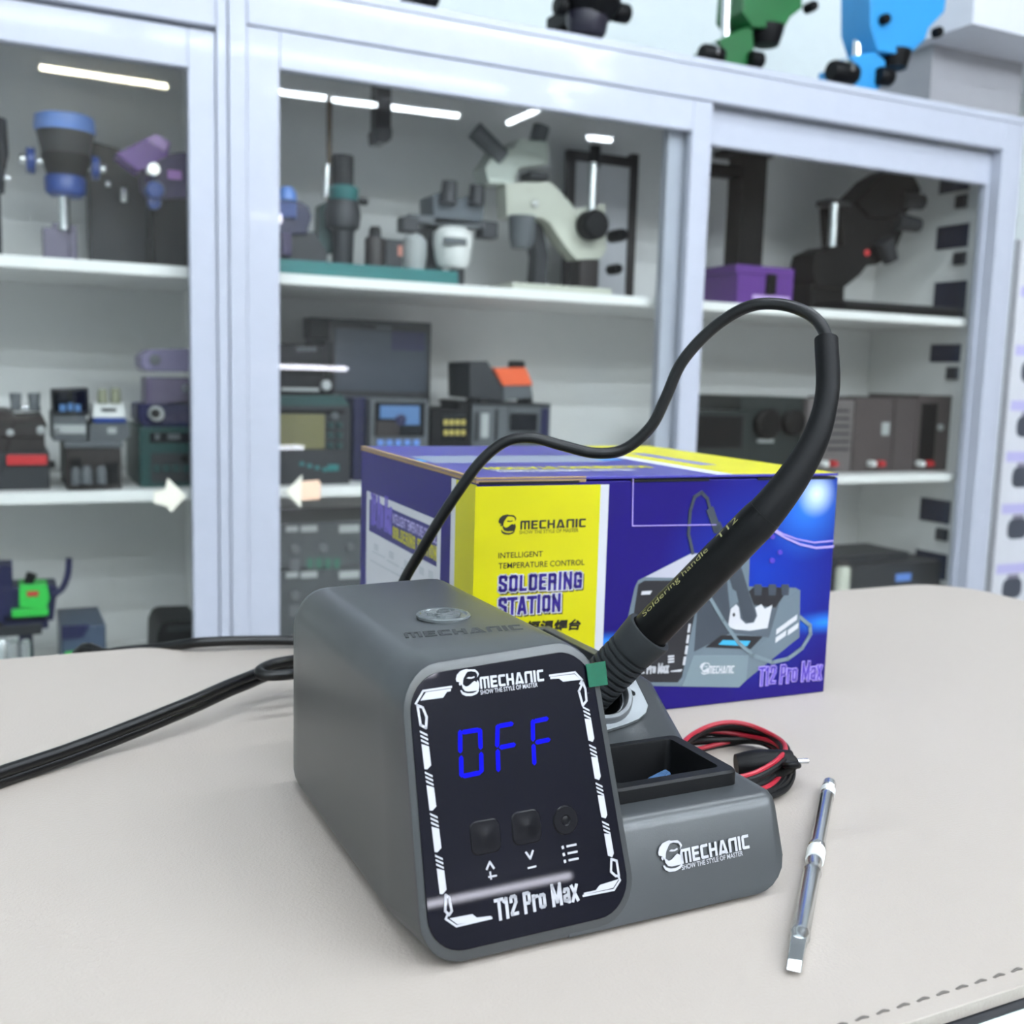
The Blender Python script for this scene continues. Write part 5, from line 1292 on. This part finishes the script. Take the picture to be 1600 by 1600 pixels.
item('microscope', 'sky blue microscope with black lens and knobs on the cabinet top', 'microscope', YO, CT, [
    ('base', M_SKY, [('b', 1320, 1440, 150, None, 0.18, 0.10)]), ('pole', M_CHROME, [('c', 1342, 38, 1338, 140, 8, 8, 0.06)]),
    ('head', M_SKY, [('p', [(1360, -30), (1482, -30), (1476, 18), (1452, 44), (1446, 62), (1420, 86), (1372, 80), (1360, 40)], 0.10)]), ('arm', M_SKY, [('p', [(1328, 88), (1368, 80), (1384, 96), (1382, 132), (1366, 144), (1334, 138)], 0.07, 0.01)]),
    ('lens', M_BLACK, [('l', 1398, [(80, 26), (88, 25), (100, 22), (108, 20)], 0.03)]), ('focus_knob', M_BLACK, [('x', 1298, 1336, 110, 17), ('x', 1372, 1392, 118, 14)]), ('small_knob', M_BLACK, [('k', 1378, 32, 8, 0.02), ('k', 1460, 52, 8, 0.02)]), ('knob_ring', M_CHROME, [('x', 1318, 1324, 110, 17.5), ]), ('bracket', M_SKY, [('b', 1340, 1376, 96, 126, 0.14, 0.02)])])
# column and soffit right of the cabinets
cx0 = on_y(1432, 100, 2.42).x
structure(MB().box(cx0 + 0.02, on_y(1585, 60, 2.42).x, 2.38, RY1, 0, RZ).build('trim_1', mat('column_paint', (158, 158, 162), rough=0.7), smooth=False))
structure(MB().box(cx0 - 0.03, RX1, 2.20, RY1, on_y(1500, 32, 2.20).z, RZ).build('trim_2', mat('soffit_paint', (214, 216, 224), rough=0.7), smooth=False))
# poster of products right of the cabinet
FPz = Frame((0, 1.94, 0), (1, 0, 0), (0, 0, 1), (0, -1, 0))
x0 = FPz.px(1597, 300)[0] + 0.015
po = thing('product_poster', 'tall white poster board of product pictures right of the cabinet', 'poster', (x0 + 0.2, 1.94, 0))
MB().box(x0, x0 + 0.5, 0.0, 1.30, -0.02, 0, FPz).build('board', M_PAPER, po, smooth=False)
for yb in (452, 545, 632, 712, 793, 886):
    zc = on_y(1585, yb, 1.94).z
    bb = MB()
    for k in range(3): bb.box(x0 + 0.012 + 0.16 * k, x0 + 0.155 + 0.16 * k, zc - 0.016, zc + 0.010, 0, 0.0008, FPz)
    bb.split('caption_band', M_LILAC, po, smooth=False)
    pb = MB()
    for k in range(3):
        pb.poly(FPz, rrect(x0 + 0.04 + 0.16 * k, x0 + 0.115 + 0.16 * k, zc - 0.085, zc - 0.03, 0.02, 4), 0, 0.0008, 0)
        pb.poly(FPz, rrect(x0 + 0.055 + 0.16 * k, x0 + 0.10 + 0.16 * k, zc - 0.03, zc - 0.019, 0.004, 3), 0, 0.0008, 1)
    pb.split('printed_device', [mat('poster_dark', (62, 66, 76), rough=0.5), mat('poster_mauve', (120, 116, 132), rough=0.5)], po, smooth=False)
# unseen strips added on the far wall to draw glare on the glossy panel
tube_lamp((1.75, -4.55, 0.93), (2.55, -4.55, 0.93), 'added white strip at waist height on the back wall for panel glare', M_GLARE, 'light_strip', 'light strips on the back wall', 0.012, horiz=(0, -1, 0))
tube_lamp((1.74, -4.55, 2.06), (2.02, -4.55, 2.06), 'added short white strip high on the back wall for panel glow', M_GLARE, 'light_strip', 'light strips on the back wall', 0.03, horiz=(0, -1, 0))
